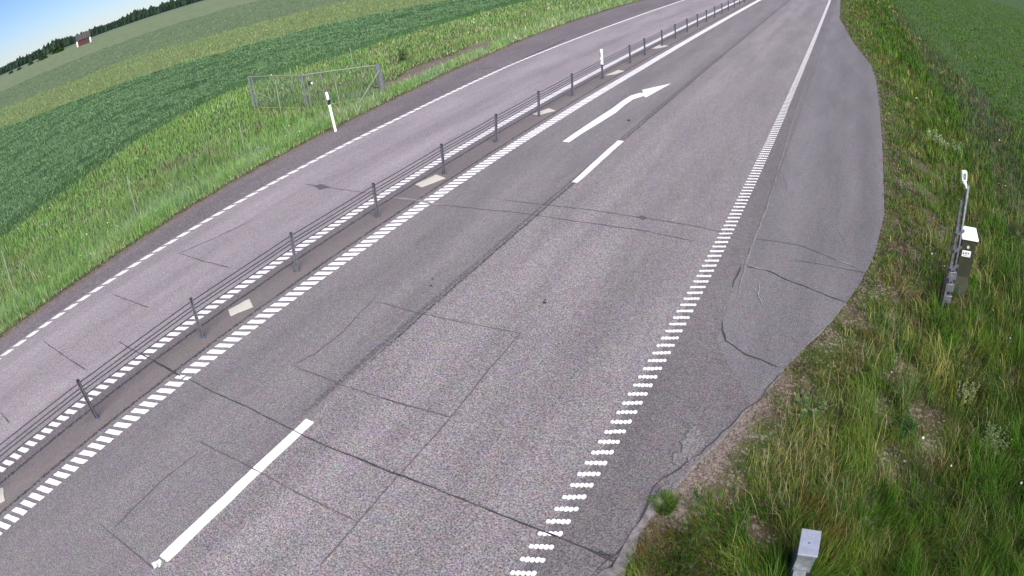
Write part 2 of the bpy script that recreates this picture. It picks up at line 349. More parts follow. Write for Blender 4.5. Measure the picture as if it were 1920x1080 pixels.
# ---------------------------------------------------------------- road sheet
def bay_u(y): return np.interp(y, [7.0, 7.6, 8.2, 9.5, 12, 40, 60, 80], [-.75, -1.2, -1.6, -1.68, -1.71, -1.85, -1.7, -1.3])+.03*(vnoise(y*2.3, y*0+1)-.5)
ry = np.array(list(np.arange(-20, 0, 1.)) + list(np.arange(0, 45, .25)) + geom(45, 1500, .6, 1.09) + [1600])
def road_sheet():
    lines = [lambda y: ledge(y)+.012*np.sin(y*9)*vnoise(y*3, y*0)+.05*(vnoise(y*1.7, y*0+5)-.5), lambda y: 0*y-14.36, lambda y: 0*y-10.40, lambda y: 0*y-9.90, lambda y: 0*y-9.21, lambda y: np.interp(y, [3, 4.3, 5, 7, 9, 11], [-6.03, -6.09, -6.18, -6.22, -6.25, -6.27]), lambda y: 0*y-2.32,
             lambda y: np.where((y > 7.0), np.minimum(bay_u(y), redge(y)-.02), redge(y)-.02), lambda y: redge(y)+.05*(vnoise(y*2.1, y*0+9)-.5)]
    mats = [M_SHL, M_LEFT, M_MEDE, M_MED, M_MID, M_RIGHT, M_SHR, M_BAY]
    U = np.stack([f(ry) for f in lines], 1); Y = np.repeat(ry[:, None], U.shape[1], 1)
    V = np.stack([U+off(Y), Y, 0*Y], -1).reshape(-1, 3); nr, nc = U.shape; idx = np.arange(nr*nc).reshape(nr, nc)
    f = np.stack([idx[:-1, :-1], idx[:-1, 1:], idx[1:, 1:], idx[1:, :-1]], -1)
    mi = np.repeat(np.arange(nc-1)[None], nr-1, 0).ravel(); f = f.reshape(-1, 4)
    # side skirts
    sk = V.reshape(nr, nc, 3)[:, [0, -1]].copy(); sk[..., 2] = -.07; n0 = len(V); V = np.concatenate([V, sk.reshape(-1, 3)])
    sidx = np.arange(n0, n0+2*nr).reshape(nr, 2)
    s1 = np.stack([idx[:-1, 0], idx[1:, 0], sidx[1:, 0], sidx[:-1, 0]], -1); s2 = np.stack([idx[:-1, -1], sidx[:-1, 1], sidx[1:, 1], idx[1:, -1]], -1)
    uv = np.concatenate([np.stack([U, Y], -1).reshape(-1, 2), np.stack([U, Y], -1)[:, [0, -1]].reshape(-1, 2)])
    return npmesh('road', V, [np.concatenate([f, s1, s2])], None, uv=uv, mats=mats, mi=np.concatenate([mi, np.zeros(nr-1), np.full(nr-1, 7)]))
road = tag(road_sheet(), 'grey asphalt road with three lanes, brownish median strip and lay-by', kind='structure')
ZP = .004
def flat(name, polys, mat, z=ZP, label=None, thick=0.):
    """painted or laid patches: list of outlines (x, y); raised by thick with side faces"""
    v = []; fs = []
    for P in polys:
        P = [tuple(q) for q in P]; n = len(P); b = len(v)
        a = sum(P[i][0]*P[(i+1) % n][1]-P[(i+1) % n][0]*P[i][1] for i in range(n))
        if a < 0: P = P[::-1]
        v += [(x, y, z+thick) for x, y in P]; fs.append(tuple(range(b, b+n)))
        if thick:
            v += [(x, y, z-.001) for x, y in P]
            fs += [(b+i, b+n+i, b+n+(i+1) % n, b+(i+1) % n) for i in range(n)]
    me = bpy.data.meshes.new(name); me.from_pydata([tuple(map(float, q)) for q in v], [], fs); me.materials.append(mat); me.update()
    o = bpy.data.objects.new(name, me); C.objects.link(o); o.parent = road
    if label: o['label'] = label
    return o
def ragged(P, n, amp, seed):
    """subdivide an outline and roughen it"""
    rr = random.Random(seed); out = []
    for i in range(len(P)):
        a, b = P[i], P[(i+1) % len(P)]
        for k in range(n):
            f = k/n; out.append((a[0]+(b[0]-a[0])*f+rr.uniform(-amp, amp), a[1]+(b[1]-a[1])*f+rr.uniform(-amp, amp)))
    return out
def uo(u, y): return (u+float(off(y)), y)
def rib(u, y, wd, dp, skew, seed, n=3, amp=.007):
    a = wd/2; return ragged([uo(u-a, y-dp/2-skew/2), uo(u+a, y-dp/2+skew/2), uo(u+a, y+dp/2+skew/2), uo(u-a, y+dp/2-skew/2)], n, amp, seed)
q = []; y = -0.46-.2046*40; k = 0
while y < 150:
    if abs(y-3.87) > .09: q.append(rib(-8.90+.12*min(1, max(0, (y-14)/12)), y, .30, .115, .13, k, 3 if y < 30 else 1))
    else: q += [rib(-8.97, y-.02, .14, .10, .05, k), rib(-8.80, y+.03, .10, .09, .04, k)]
    k += 1; y += .20463
flat('ribbed_line', q, M_PAINT, label='white ribbed line right of the cable barrier', thick=.004)
q = []; y = -8.5; k = 0
while y < 150: q.append(rib(-10.265, y, .24, .115, .10, 500+k, 3 if y < 30 else 1)); k += 1; y += .2046
flat('ribbed_line', q, M_PAINT, label='white ribbed line left of the cable barrier', thick=.004)
q = []; y = 5.12-.412*32; k = 0
while y < 160: q.append(rib(-14.21-.26*min(1, max(0, (y-17)/8)), y, .14, .26, .13, 900+k, 3 if y < 30 else 1, .006)); k += 1; y += .412
flat('dashed_edge_line', q, M_PAINT, label='white dashed edge line along the left side of the road', thick=.004)
def bumprib(u, y, seed):
    """a row of overlapping thermoplastic drops"""
    rr = random.Random(seed); top = []; bot = []
    n = 5
    for i in range(n):
        cx = u-.10+i*.05; cyy = y+(i-2)*.021+rr.uniform(-.005, .005); r = (.024 if i < 1 else .03)*rr.uniform(.85, 1.12)
        for a in (150, 110, 70, 30) if i < n-1 else (150, 110, 70, 30, 0): top.append((cx+.025*math.cos(R_(a))*1.1, cyy+r*math.sin(R_(a))+.012))
        bot.append([(cx+.025*math.cos(R_(a))*1.1, cyy+r*math.sin(R_(a))-.004) for a in (210, 250, 290, 330)])
    P = top+[p for b in bot[::-1] for p in b[::-1]]
    return [(x+float(off(y)), yy) for x, yy in P]
q = []; y = 9.424-.2015*75; k = 0
while y < 170: q.append(bumprib(-2.29, y, k) if y < 22 else rib(-2.29, y, .22, .062, .05, k, 1)); k += 1; y += .2015
flat('ribbed_edge_line', q, M_PAINT, label='white ribbed edge line of dotted bumps beside the lay-by', thick=.004)
def pxy(pts): 
    a = np.array(pts, float); h = hit(a[:, 0], a[:, 1], 0.); return [(p[0], p[1]) for p in h]
flat('lane_dash', [ragged(pxy([(299,1043),(315,1054),(589,792),(574,786)]), 14, .006, 5)], M_PAINT, label='long white lane dash nearest the camera', thick=.004)
flat('lane_dash', [ragged(pxy([(1072,341.5),(1083,343),(1169.5,264.8),(1158.5,263.5)]), 8, .008, 6)], M_PAINT, label='white lane dash beside the turning arrow', thick=.004)
flat('worn_paint', [ragged(pxy(p), 3, .008, 11+i) for i, p in enumerate([[(284,1056),(290,1067),(296,1062),(291,1053)],[(292,1052),(297,1060),(304,1055),(300,1049)],[(296,1060),(299,1064),(303,1059),(301,1056)]])], M_PAINT, label='broken bit of white paint at the near end of the lane dash')
c4 = lambda L: [(900+x/4, 60+y/4) for x, y in L]
flat('turning_arrow', [pxy(c4([(620,822),(668,828),(760,765),(900,680),(1020,605),(1090,545),(1150,505),(1226,480),(1243,492),(1432,387),(1215,435),(1224,456),(1190,460),(1130,478),(1070,515),(990,575),(850,665),(700,765)]))], M_PAINT, label='white arrow painted on the lane, bending right', thick=.003)
for P in ([(427.8,582.2),(432.8,592.8),(475,575.6),(466.7,560.8)], [(778.2,346.2),(791,351.6),(835.6,334.4),(817.8,327.8)], [(998.2,214),(1006,216.9),(1041.6,207.8),(1029.3,203.3)],
          [(1135,141.6),(1153,139.4),(1171,133.6),(1159.7,131.2)], [(1222.6,91.4),(1232.3,90.8),(1254.3,86.2),(1236.2,84)], [(-25,930),(6,914),(9,939),(-25,955)]):
    flat('median_mark', [ragged(pxy(P), 6, .008, int(P[0][1]))], M_CREAM, thick=.005)
def strip(name, polylines, mat, wpx, z=.008, jit=.02, label=None):
    """thin ragged lines in the asphalt; width in metres"""
    polys = []
    for s_, L in enumerate(polylines):
        P = pxy(L); rr = random.Random(s_*7+len(L)); pts = []
        for i in range(len(P)-1):
            a, b = P[i], P[i+1]; ln = math.dist(a, b); n = max(1, int(ln/.12))
            for k in range(n): f = k/n; pts.append((a[0]+(b[0]-a[0])*f, a[1]+(b[1]-a[1])*f))
        pts.append(P[-1]); c = 0; Lp = []; Rp = []
        for i, p in enumerate(pts):
            a, b = pts[max(0, i-1)], pts[min(len(pts)-1, i+1)]; dx, dy = b[0]-a[0], b[1]-a[1]; l = math.hypot(dx, dy)+1e-9
            nx, ny = -dy/l, dx/l; c = .7*c+rr.uniform(-jit, jit); w_ = wpx*.5*rr.uniform(.45, 1.3)
            if i in (0, len(pts)-1): w_ *= .2
            Lp.append((p[0]+nx*(c+w_), p[1]+ny*(c+w_))); Rp.append((p[0]+nx*(c-w_), p[1]+ny*(c-w_)))
        for i in range(len(Lp)-1): polys.append([Lp[i], Rp[i], Rp[i+1], Lp[i+1]])
    return flat(name, polys, mat, z, label)
strip('crack', [[(222,640),(255,660),(288,677)],[(288,677),(335,704)],[(352,712),(450,758),(560,812),(620,840),(760,895),(900,950),(1020,998),(1100,1030),(1150,1050)]], M_CRACK, .022, jit=.008, label='dark joint crossing the whole road')
strip('crack', [[(290,678),(338,706)],[(1095,1028),(1130,1044)]], M_CRACK, .05, z=.0085, jit=.01)
strip('saw_cut', [[(545,685),(600,705),(640,722),(720,748),(845,783),(865,775)],[(980,622),(920,690),(845,783),(760,880),(680,970),(600,1062)],[(705,557),(640,625),(590,665),(550,685)],[(710,567),(795,590),(870,605),(975,625)],
    [(370,826),(460,872),(560,925),(670,978)],[(372,848),(300,905),(215,990)],[(185,980),(240,1025),(290,1068)],[(715,745),(770,765)]], M_FAINT, .016, jit=.006)
strip('saw_cut', [[(82,640),(120,668),(165,697)],[(210,552),(245,565),(280,578)],[(335,475),(380,490),(430,502)],[(570,345),(605,351),(660,358),(712,366)],[(335,475),(395,450),(470,415)],[(940,375),(1030,385),(1085,391)],[(815,384),(900,392),(980,400),(1080,415),(1200,432),(1300,452)],
    [(1085,391),(1200,408),(1290,422),(1375,440)],[(1410,447),(1500,460),(1600,500),(1625,513)],[(1490,487),(1560,500),(1620,512)],[(0,772),(18,795)]], M_FAINT, .026, z=.0075, jit=.008)
strip('crack', [[(1355,600),(1360,640),(1400,665),(1460,690)],[(1395,500),(1440,508),(1500,535),(1590,568)],[(1390,500),(1375,540)]], M_CRACK, .028, jit=.02, z=.0095)
strip('crack', [[(1108,1080),(1150,1040),(1200,965),(1240,900),(1310,850),(1395,775),(1470,700)]], M_CRACK, .018, jit=.03, z=.0105, label='ragged crack along the road edge nearest the camera')
strip('repair_strip', [[(735,370),(790,377),(815,384),(830,384)]], M_REPAIR, .09, z=.009, jit=.01)
strip('pale_scuff', [[(1425,530),(1424,550),(1428,572)],[(1400,497),(1440,507)],[(1560,487),(1600,500),(1622,511)],[(1548,560),(1556,568)],[(1455,450),(1470,452)]], M_REPAIR, .03, z=.010, jit=.02)
strip('seam_line', [[(900,128),(945,128),(985,108),(1030,88),(1060,74)]], M_CRACK, .06, jit=.015, z=.007)
for P in ([(586,349),(604,346),(618,351),(600,356)], [(1194,409),(1203,405),(1216,408),(1206,413)]):
    flat('patch_cover', [ragged(pxy(P), 4, .02, 3)], M_FAINT, .0115)
flat('worn_patch', [ragged(pxy(P), 6, .05, 9) for P in [[(1262,868),(1285,822),(1300,800),(1318,812),(1322,838),(1290,862)]]], simple('chalky_asphalt', (.17, .16, .16), .9, 0, .55, 40), .0135)
strip('pale_ridge', [[(1382,560),(1398,490),(1424,425),(1440,380),(1462,310),(1480,250),(1500,190),(1520,130)]], M_BAYMARK, .03, z=.0105, jit=.012)
strip('pale_scuff', [[(1470,330),(1476,360)],[(1500,610),(1540,600)],[(1570,430),(1590,455)]], M_BAYMARK, .014, z=.0115, jit=.03)
flat('tar_spot', [ragged(pxy([(x_-a, y_), (x_, y_-b), (x_+a, y_), (x_, y_+b)]), 3, .008, x_) for x_, y_, a, b in ((1021,568,4,3),(1179,226,4,2),(812,523,2,2),(808,536,3,2),(1022,563,2,2))], M_CRACK, .012)
strip('tar_patch', [[(1122,1038),(1160,1050)],[(1128,1044),(1158,1054)],[(1126,1041),(1150,1040)]], M_CRACK, .08, z=.0125, jit=.03)
exec_edge = [[(1120,1085),(1160,1045),(1208,968),(1240,915),(1258,905),(1240,940),(1212,985),(1190,1030),(1170,1085)]]
flat('concrete_strip', [ragged(pxy(P), 5, .03, 8) for P in exec_edge], M_DUST, .0145, label='pale worn strip outside the crack at the near road edge')
# ---------------------------------------------------------------- objects
Zv = Vector((0, 0, 1))
def on_line(base, top, f): return np.asarray(base)+(np.asarray(top)-np.asarray(base))*f
road_dir = np.array([0., 1., 0.]); road_x = np.array([1., 0., 0.])
# cable barrier
bpx = [((182.1,785),(146.7,716.5)),((381.9,634.4),(358.9,561.4)),((559.4,508.9),(548.3,436.7)),((711.4,406.9),(702.5,345.8)),((834.7,326.7),(831.8,272.2)),((932.7,266.8),(935.1,213)),
       ((1013.2,218.2),(1016.1,168.8)),((1076,180.9),(1074,138.1)),((1131.9,148.2),None),((1184,119),(1183.3,83.6)),((1211.5,104),None),((1243.3,86.2),None)]
bases = []; tops = []
for b, t in bpx:
    B = hit(b[0], b[1], 0.); B[0] = -9.55+float(off(B[1]))+.25*(B[0]-(-9.55+float(off(B[1]))))
    T = B+np.array([0, 0, .80])
    if t: 
        Tt = top_of(B, *t, h=.80); T = B+np.array([0, 0, .80])+np.clip(Tt-T, -.07, .07)*[.8, .8, 0]
    bases.append(B); tops.append(T)
yb = bases[0][1]
for k in (1, 2, 3, 4): bases.insert(0, np.array([-9.55+float(off(yb-2.62*k)), yb-2.62*k, 0])); tops.insert(0, bases[0]+np.array([0, 0, .8]))
for k in range(14):
    y = bases[-1][1]+2.62; bases.append(np.array([-9.55+float(off(y)), y, 0])); tops.append(bases[-1]+np.array([0, 0, .8]))
barrier = thing('cable_barrier', 'low steel cable barrier on thin posts running down the brownish median strip', 'crash barrier', bases[4])
def chan(w_, d_, th):
    """open channel profile, mouth towards -x"""
    a, b = w_/2, d_/2
    return [(-b, -a), (b, -a), (b, a), (-b, a), (-b, a-th*1.6), (b-th, a-th), (b-th, -a+th), (-b, -a+th*1.6)]
for k, (B, T) in enumerate(zip(bases, tops)):
    mb = MB(); M = axes(T-B, [-.85, .5, 0]); L = np.linalg.norm(T-B)
    mb.prism(chan(.062, .052, .010), B+[0, 0, .01], M, L-.01)
    po = mb.build('post', M_STEEL, barrier)
    mb = MB(); M2 = axes([0, 0, 1], [1, .2, 0])
    mb.prism([(.075*math.cos(a), .06*math.sin(a)) for a in np.linspace(0, 2*math.pi, 9)[:-1]], B, M2, .012)
    mb.build('ground_socket', M_BLUE if k in (4, 5) else M_STEEL, po)
    mb = MB(); mb.prism(chan(.045, .036, .008), B+M[:, 2]*(L-.07), M, .095); mb.box(B+M[:, 2]*(L-.03)+M[:, 0]*.03, .03, .05, .045, M)
    mb.build('post_cap', M_DARKS, po)
for z, dx in ((.735, -.045), (.655, .045), (.575, -.045), (.495, .045)):
    pts = []
    for i, (B, T) in enumerate(zip(bases, tops)):
        p = on_line(B, T, z/.8)+np.array([-.05+(.02 if dx > 0 else 0), 0, 0]); pts.append(p)
        if i < len(bases)-1:
            q = on_line(bases[i+1], tops[i+1], z/.8)+np.array([-.05+(.02 if dx > 0 else 0), 0, 0])
            for f in (.25, .5, .75): pts.append(p*(1-f)+q*f-np.array([0, 0, .012*4*f*(1-f)]))
    mb = MB(); mb.tube(pts, .0095, 6); mb.build('cable', M_DARKS, barrier, smooth=True)
# tall marker on the ninth visible post
B = bases[12]; mb = MB(); M = axes([0, 0, 1], [1, 0, 0])
prof = [(-.05, -.012), (-.05, .012), (.05, .012), (.05, -.012)]
mb.prism([(-.045, -.02), (.045, -.02), (.055, 0), (.045, .02), (-.045, .02), (-.055, 0)], B+[0.02, -.05, .60], M, .62)
mk = mb.build('marker_panel', M_WHITE, barrier, bevel=.008)
mb = MB()
for z0, z1 in ((.72, .78), (.90, 1.08)):
    mb = MB(); mb.box(B+[-.022, -.073, z0], .03, .006, z1-z0); mb.build('marker_stripe', M_BLACK, mk)
# kerb-side delineator, left
B = hit(628.8, 245.8); T = top_of(B, 611.3, 172.5); L = np.linalg.norm(T-B); M = axes(T-B, [.75, -.66, 0])
de = thing('roadside_delineator', 'white roadside marker post with a slanted black band, in the left verge', 'marker post', B)
def dprof(s=1.): return [(.075*s, -.03*s), (.075*s, .0), (.042*s, .05*s), (-.042*s, .05*s), (-.075*s, 0), (-.075*s, -.03*s), (-.055*s, -.03*s), (0, -.006), (.055*s, -.03*s)]
def dseg(z0, z1, s, name, mat, slant=0.):
    mb = MB(); P = dprof(s); n = len(P)
    vs = [B+M@np.array([x, y, z0+slant*x]) for x, y in P]+[B+M@np.array([x, y, z1+slant*x]) for x, y in P]
    mb.add(vs, [tuple(range(n))[::-1], tuple(range(n, 2*n))]+[(i, (i+1) % n, n+(i+1) % n, n+i) for i in range(n)])
    return mb.build(name, mat, de)
dseg(-.3, L*.69, 1., 'post_body', M_WHITE, -.25); bd = dseg(L*.692, L*.82, 1.03, 'black_band', M_BLACK, -.25)
mb = MB(); rings = []
for z, s in ((.822, 1.), (.90, 1.), (.95, .95), (.985, .8), (1.0, .45)):
    rings.append([B+M@np.array([x*s, y*s, L*z+(-.25*x if z < .85 else 0)]) for x, y in dprof(1.05)])
n = 9; mb.add(sum(rings, []), [tuple(range(n))[::-1], tuple(range(4*n, 5*n))]+[(r*n+i, r*n+(i+1) % n, (r+1)*n+(i+1) % n, (r+1)*n+i) for r in range(4) for i in range(n)])
mb.build('post_top', M_WHITE, de)
mb = MB(); mb.box(B+M@np.array([0, -.036, L*.73]), .045, .008, .06, M); mb.build('reflector', M_REFL, bd)
# gate and wildlife fence
def plane_hit(px, py, A, Bp):
    n_ = np.cross(np.asarray(Bp)-np.asarray(A), [0, 0, 1.]); d = unproj(px, py); o = np.array([0, 0, H])
    return o+d*((np.asarray(A)-o)@n_)/(d@n_)
def bt(b, t): 
    Bq = hit(*b); return Bq, top_of(Bq, *t)
gL = bt((479,206),(466,143)); gM = bt((579,209),(566,140)); gR = bt((722,182),(708,121))
gate = thing('fence_gate', 'grey metal wire gate with two unequal leaves between stout posts in the left verge', 'gate', gM[0])
def post(pair, wd, dp, name, mat, par, ext=0., sink=.25, xd=(1, .3, 0)):
    B_, T_ = map(np.asarray, pair); M_ = axes(T_-B_, xd); mb = MB(); L_ = np.linalg.norm(T_-B_)
    mb.box(B_-M_[:, 2]*sink, wd, dp, L_+ext+sink, M_); return mb.build(name, mat, par, bevel=.004)
def bar(a, b, r, name, mat, par):
    mb = MB(); mb.tube([a, b], r, 8); return mb.build(name, mat, par, smooth=False)
post(gL, .10, .10, 'post', M_GALV, gate); post(gM, .05, .05, 'post', M_GALV, gate); post(gR, .16, .14, 'post', M_GALV, gate, .02)
xl = (gM[1]-gL[1]); xl = xl/np.linalg.norm(xl); xr = (gR[1]-gM[1]); xr = xr/np.linalg.norm(xr)
def leaf(A, Bp, dirv, inner):
    """frame of tubes + woven wire between two uprights"""
    a0, a1 = A[0]+dirv*.20, A[1]+dirv*.20; b0, b1 = Bp[0]-dirv*.14, Bp[1]-dirv*.14
    a0 = on_line(a0, a1, .08); b0 = on_line(b0, b1, .08)
    bar(a0, a1, .026, 'stile', M_GALV, gate); bar(b0, b1, .026, 'stile', M_GALV, gate)
    bar(A[1]+[0, 0, -.03], Bp[1]+[0, 0, -.03], .028, 'top_rail', M_FENCE, gate); bar(a0, b0, .022, 'bottom_rail', M_FENCE, gate)
    for f in inner:
        bar(on_line(a0, b0, f), on_line(a1, b1, f), .024, 'stile', M_GALV, gate)
    mb = MB(); n = int(np.linalg.norm(b1-a1)/.10)
    for i in range(n+1):
        f = i/n; mb.tube([on_line(a0, b0, f), on_line(a1, b1, f)], .0048, 3)
    for i in range(15):
        f = i/14; mb.tube([on_line(a0, a1, f), on_line(b0, b1, f)], .0048, 3)
    mb.build('wire_mesh', M_WIRE, gate)
leaf(gL, gM, xl, []); leaf(gM, gR, xr, [.22])
P1 = hit(661, 214); P2 = plane_hit(712, 131, gM[0], gR[0]); bar(P1, P2, .03, 'brace', M_FENCE, gate)
bar(plane_hit(477, 172, gL[0], gM[0]), plane_hit(512, 186, gL[0], gM[0]), .022, 'brace', M_FENCE, gate)
Lk = plane_hit(581, 156, gM[0], gR[0]); mb = MB(); mb.box(Lk-[0, 0, .09], .2, .07, .18, axes([0, 0, 1], xr)); lk = mb.build('lock_box', M_DARKS, gate, bevel=.01)
mb = MB(); mb.box(Lk+xr*.12-[0, 0, .05]+np.cross([0, 0, 1], xr)*-.04, .07, .03, .10, axes([0, 0, 1], xr)); mb.build('lock_plate', M_WHITE, lk)
def wire_fence(pairs, name, label, hlist=None, posts_r=.027, pm=None):
    o = thing(name, label, 'fence', pairs[0][0])
    mb = MB()
    for i, (B_, T_) in enumerate(pairs):
        bar(np.asarray(B_)-[0, 0, .3], T_, posts_r, 'post', pm or M_FENCE, o)
        if i < len(pairs)-1:
            B2, T2 = pairs[i+1]
            for f in (.05, .14, .23, .33, .44, .56, .69, .83, .97): mb.tube([on_line(B_, T_, f), on_line(B2, T2, f)], .0018, 3)
            n = int(np.linalg.norm(B2-B_)/.35)
            for k in range(1, n): mb.tube([on_line(on_line(B_, B2, k/n), on_line(T_, T2, k/n), .05), on_line(on_line(B_, B2, k/n), on_line(T_, T2, k/n), .97)], .0016, 3)
    mb.build('wire_netting', M_WIRE, o); return o
f1 = bt((30,560),(3,470)); f2 = bt((260,415),(238,330)); f3 = bt((458,282),(448,229))
d0 = f1[0]-f2[0]; f0 = (f1[0]+d0, f1[1]+d0); f0[0][2] = float(terr(*f0[0][:2])); f0[1][2] = f0[0][2]+1.6
wire_fence([f0, f1, f2, f3], 'wildlife_fence', 'thin wire fence on slim pale posts between the left verge and dark green crop')
g1 = bt((527,210),(516,150)); g2 = bt((552,172),(543,127)); g3 = bt((663,124),(656,90))
wire_fence([g1, g2, g3], 'wildlife_fence', 'short run of slim fence posts and wire behind the gate')
g4 = bt((642,216),(627,146)); o = thing('fence_stake', 'single slim pale stake standing in front of the right leaf of the gate', 'stake', g4[0])
bar(g4[0]-[0, 0, .25], g4[1], .024, 'stake_shaft', M_FENCE, o); bar(g4[1]-[0, 0, .03], g4[1]+[0, 0, .015], .03, 'stake_cap', M_GALV, o)
# right: slim fence far down the slope
def bh(b, h_): Bq = hit(*b); return Bq, Bq+np.array([0, 0, h_])
rf = [bh((1905,305),1.5), bh((1848,240),1.5), bh((1800,150),1.5), bh((1765,100),1.5)]
wire_fence(rf, 'wildlife_fence', 'faint wire fence on slim stakes down in the right-hand ditch', posts_r=.010, pm=M_WIRE)
# olive cabinet
zb = hit(1786, 552)[2]; Bl = hit(1783, 553, zb); Br = hit(1808.5, 558, zb); zt = zb+1.28
Tl = top_of(Bl, 1805.5, 446); hgt_ = Tl[2]-zb; X_ = (Br-Bl); wd = np.linalg.norm(X_); ctr = (Bl+Br)/2
up = Tl-Bl; M = axes(up, X_); Lc = np.linalg.norm(up); dep = .34; yd = M[:, 1]
if yd@ctr[:3]*1 < 0: yd = -yd
cab = thing('utility_cabinet', 'slim olive green roadside cabinet with a white sloping lid and small white sign', 'cabinet', ctr)
def cb(u0, u1, v0, v1, z0, z1):
    """box in cabinet coordinates: u across 0..wd, v depth 0..dep, z along its height"""
    return [Bl+M[:, 0]*u+yd*v+M[:, 2]*z for z in (z0, z1) for u, v in ((u0, v0), (u1, v0), (u1, v1), (u0, v1))]
BF = [(3,2,1,0),(4,5,6,7),(0,1,5,4),(1,2,6,5),(2,3,7,6),(3,0,4,7)]
mb = MB(); mb.add(cb(.012, wd-.012, .012, dep-.012, -.4, Lc*.36), BF); mb.build('plinth', M_OLIVE2, cab, bevel=.004)
mb = MB(); mb.add(cb(0, wd, 0, dep, Lc*.362, Lc*.985), BF); body = mb.build('cabinet_body', M_OLIVE, cab, bevel=.006)
mb = MB(); q_ = cb(-.02, wd+.03, -.03, dep+.03, Lc*.985, Lc*1.015); 
for i in (6, 7): q_[i] = q_[i]+M[:, 2]*.09
for i in (2, 3): q_[i] = q_[i]+M[:, 2]*.05
mb.add(q_, BF); mb.build('lid', M_WHITE, cab, bevel=.004)
mb = MB(); zc = Lc*.865; n = 14; kc = [Bl+M[:, 0]*(wd*.47+.032*math.cos(a))+M[:, 2]*(zc+.032*math.sin(a)) for a in np.linspace(0, 2*math.pi, n+1)[:-1]]
mb.add([p-yd*.001 for p in kc]+[p-yd*.018 for p in kc], [tuple(range(n)), tuple(range(n, 2*n))[::-1]]+[(i, i+n, (i+1) % n+n, (i+1) % n) for i in range(n)]); mb.build('round_lock', M_REFL, body)
mb = MB(); s0, s1, z0, z1 = wd*.14, wd*.74, Lc*.70, Lc*.80; mb.add(cb(s0, s1, -.006, -.001, z0, z1), BF); sg = mb.build('sign_plate', M_WHITE, body)
mb = MB(); sw, sh = s1-s0, z1-z0
def mark(poly): 
    P = [Bl+M[:, 0]*(s0+sw*x)-yd*.0075+M[:, 2]*(z0+sh*y) for x, y in poly]; mb.add(P, [tuple(range(len(P)))])
mark([(.07, .42), (.17, .42), (.21, .85), (.15, .85)]); mark([(.05, .35), (.24, .35), (.24, .46), (.05, .46)])
for x in (.28, .42, .60, .72):                                   # small dark lettering, too small to read
    mark([(x, .38), (x+.035, .38), (x+.08, .85), (x+.055, .85)]); mark([(x+.12, .38), (x+.155, .38), (x+.085, .85), (x+.06, .85)]); mark([(x+.03, .5), (x+.125, .5), (x+.12, .58), (x+.04, .58)])
for x0 in np.arange(.12, .9, .075): mark([(x0, .14), (x0+.05, .14), (x0+.05, .25), (x0, .25)])
mb.build('sign_lettering', M_BLACK, sg)
mb = MB(); mb.add(cb(wd, wd+.03, .05, .16, Lc*.58, Lc*.69), BF); mb.build('side_handle', M_BLACK, body, bevel=.004)
# sensor pole
A1 = hit(1775, 576); T1 = top_of(A1, 1815, 347); A2 = hit(1767, 580); A2 = A1+(A2-A1)*1.0; T2 = top_of(A2, 1803.5, 376)
sp_ = thing('sensor_pole', 'leaning grey pole with a white sensor head, standing beside the olive cabinet', 'pole', A1)
mb = MB(); mb.tube([A1-[0, 0, .4], T1], .038, 12); mb.build('main_pole', M_POLE, sp_, smooth=True)
Msp = axes(T2-A2, [1, .2, 0]); mb = MB(); mb.box(A2-[0, 0, .4], .055, .055, np.linalg.norm(T2-A2)+.4, Msp); mb.build('side_post', M_POLE, sp_, bevel=.005)
for f in (.26, .36, .52, .66):
    c_ = on_line(A1, T1, f*.96); c2 = on_line(A2, T2, f*1.06); mb = MB(); mid_ = (c_+c2)/2; ln = np.linalg.norm(c2-c_)+.13
    mb.box(mid_, ln, .10, .05 if f > .3 else .10, axes(T1-A1, c_-c2)); mb.build('clamp', M_STEEL, sp_, bevel=.004)
mb = MB(); 
for f in (.05, .15, .25): mb.box(on_line(A1, T1, f)+[-.03, -.03, 0], .15, .12, .17, axes(T1-A1, [1, .2, 0]))
mb.build('base_bracket', M_STEEL, sp_, bevel=.01)
mb = MB(); D0 = hit(1760, 577); mb.box(D0-[0, 0, .1]+[0, 0, 0], .05, .06, .75, axes(T1-A1, [1, .2, 0])); mb.build('cable_duct', M_BLACK, sp_, bevel=.005)
mb = MB(); mb.tube([on_line(A1, T1, .30)+[-.035, -.055, 0], on_line(A1, T1, .6)+[-.03, -.06, 0], on_line(A1, T1, .93)+[-.05, -.05, 0], T1+[-.07, -.04, .06]], .009, 6); mb.build('cable', M_BLACK, sp_, smooth=True)
S0 = T1+np.array([-.035, -.03, -.06]); St = top_of(S0, 1812, 319.5); Ms = axes(St-S0, [1, .15, 0]); Ls = np.linalg.norm(St-S0)
mb = MB(); mb.tube([S0, S0+Ms[:, 2]*Ls*.18-Ms[:, 0]*.01, S0+Ms[:, 2]*Ls*.42-Ms[:, 0]*.055], [.028, .03, .045], 10); mb.build('sensor_neck', M_WHITE, sp_, smooth=True)
mb = MB(); mb.box(S0+Ms[:, 2]*Ls*.40-Ms[:, 0]*.05, .125, .10, Ls*.60, Ms); hd = mb.build('sensor_head', M_WHITE, sp_, bevel=.028)
mb = MB(); mb.box(S0+Ms[:, 2]*Ls*.52-Ms[:, 0]*.045-Ms[:, 1]*.052, .06, .006, Ls*.36, Ms); mb.build('sensor_window', M_GALV, hd, bevel=.002)
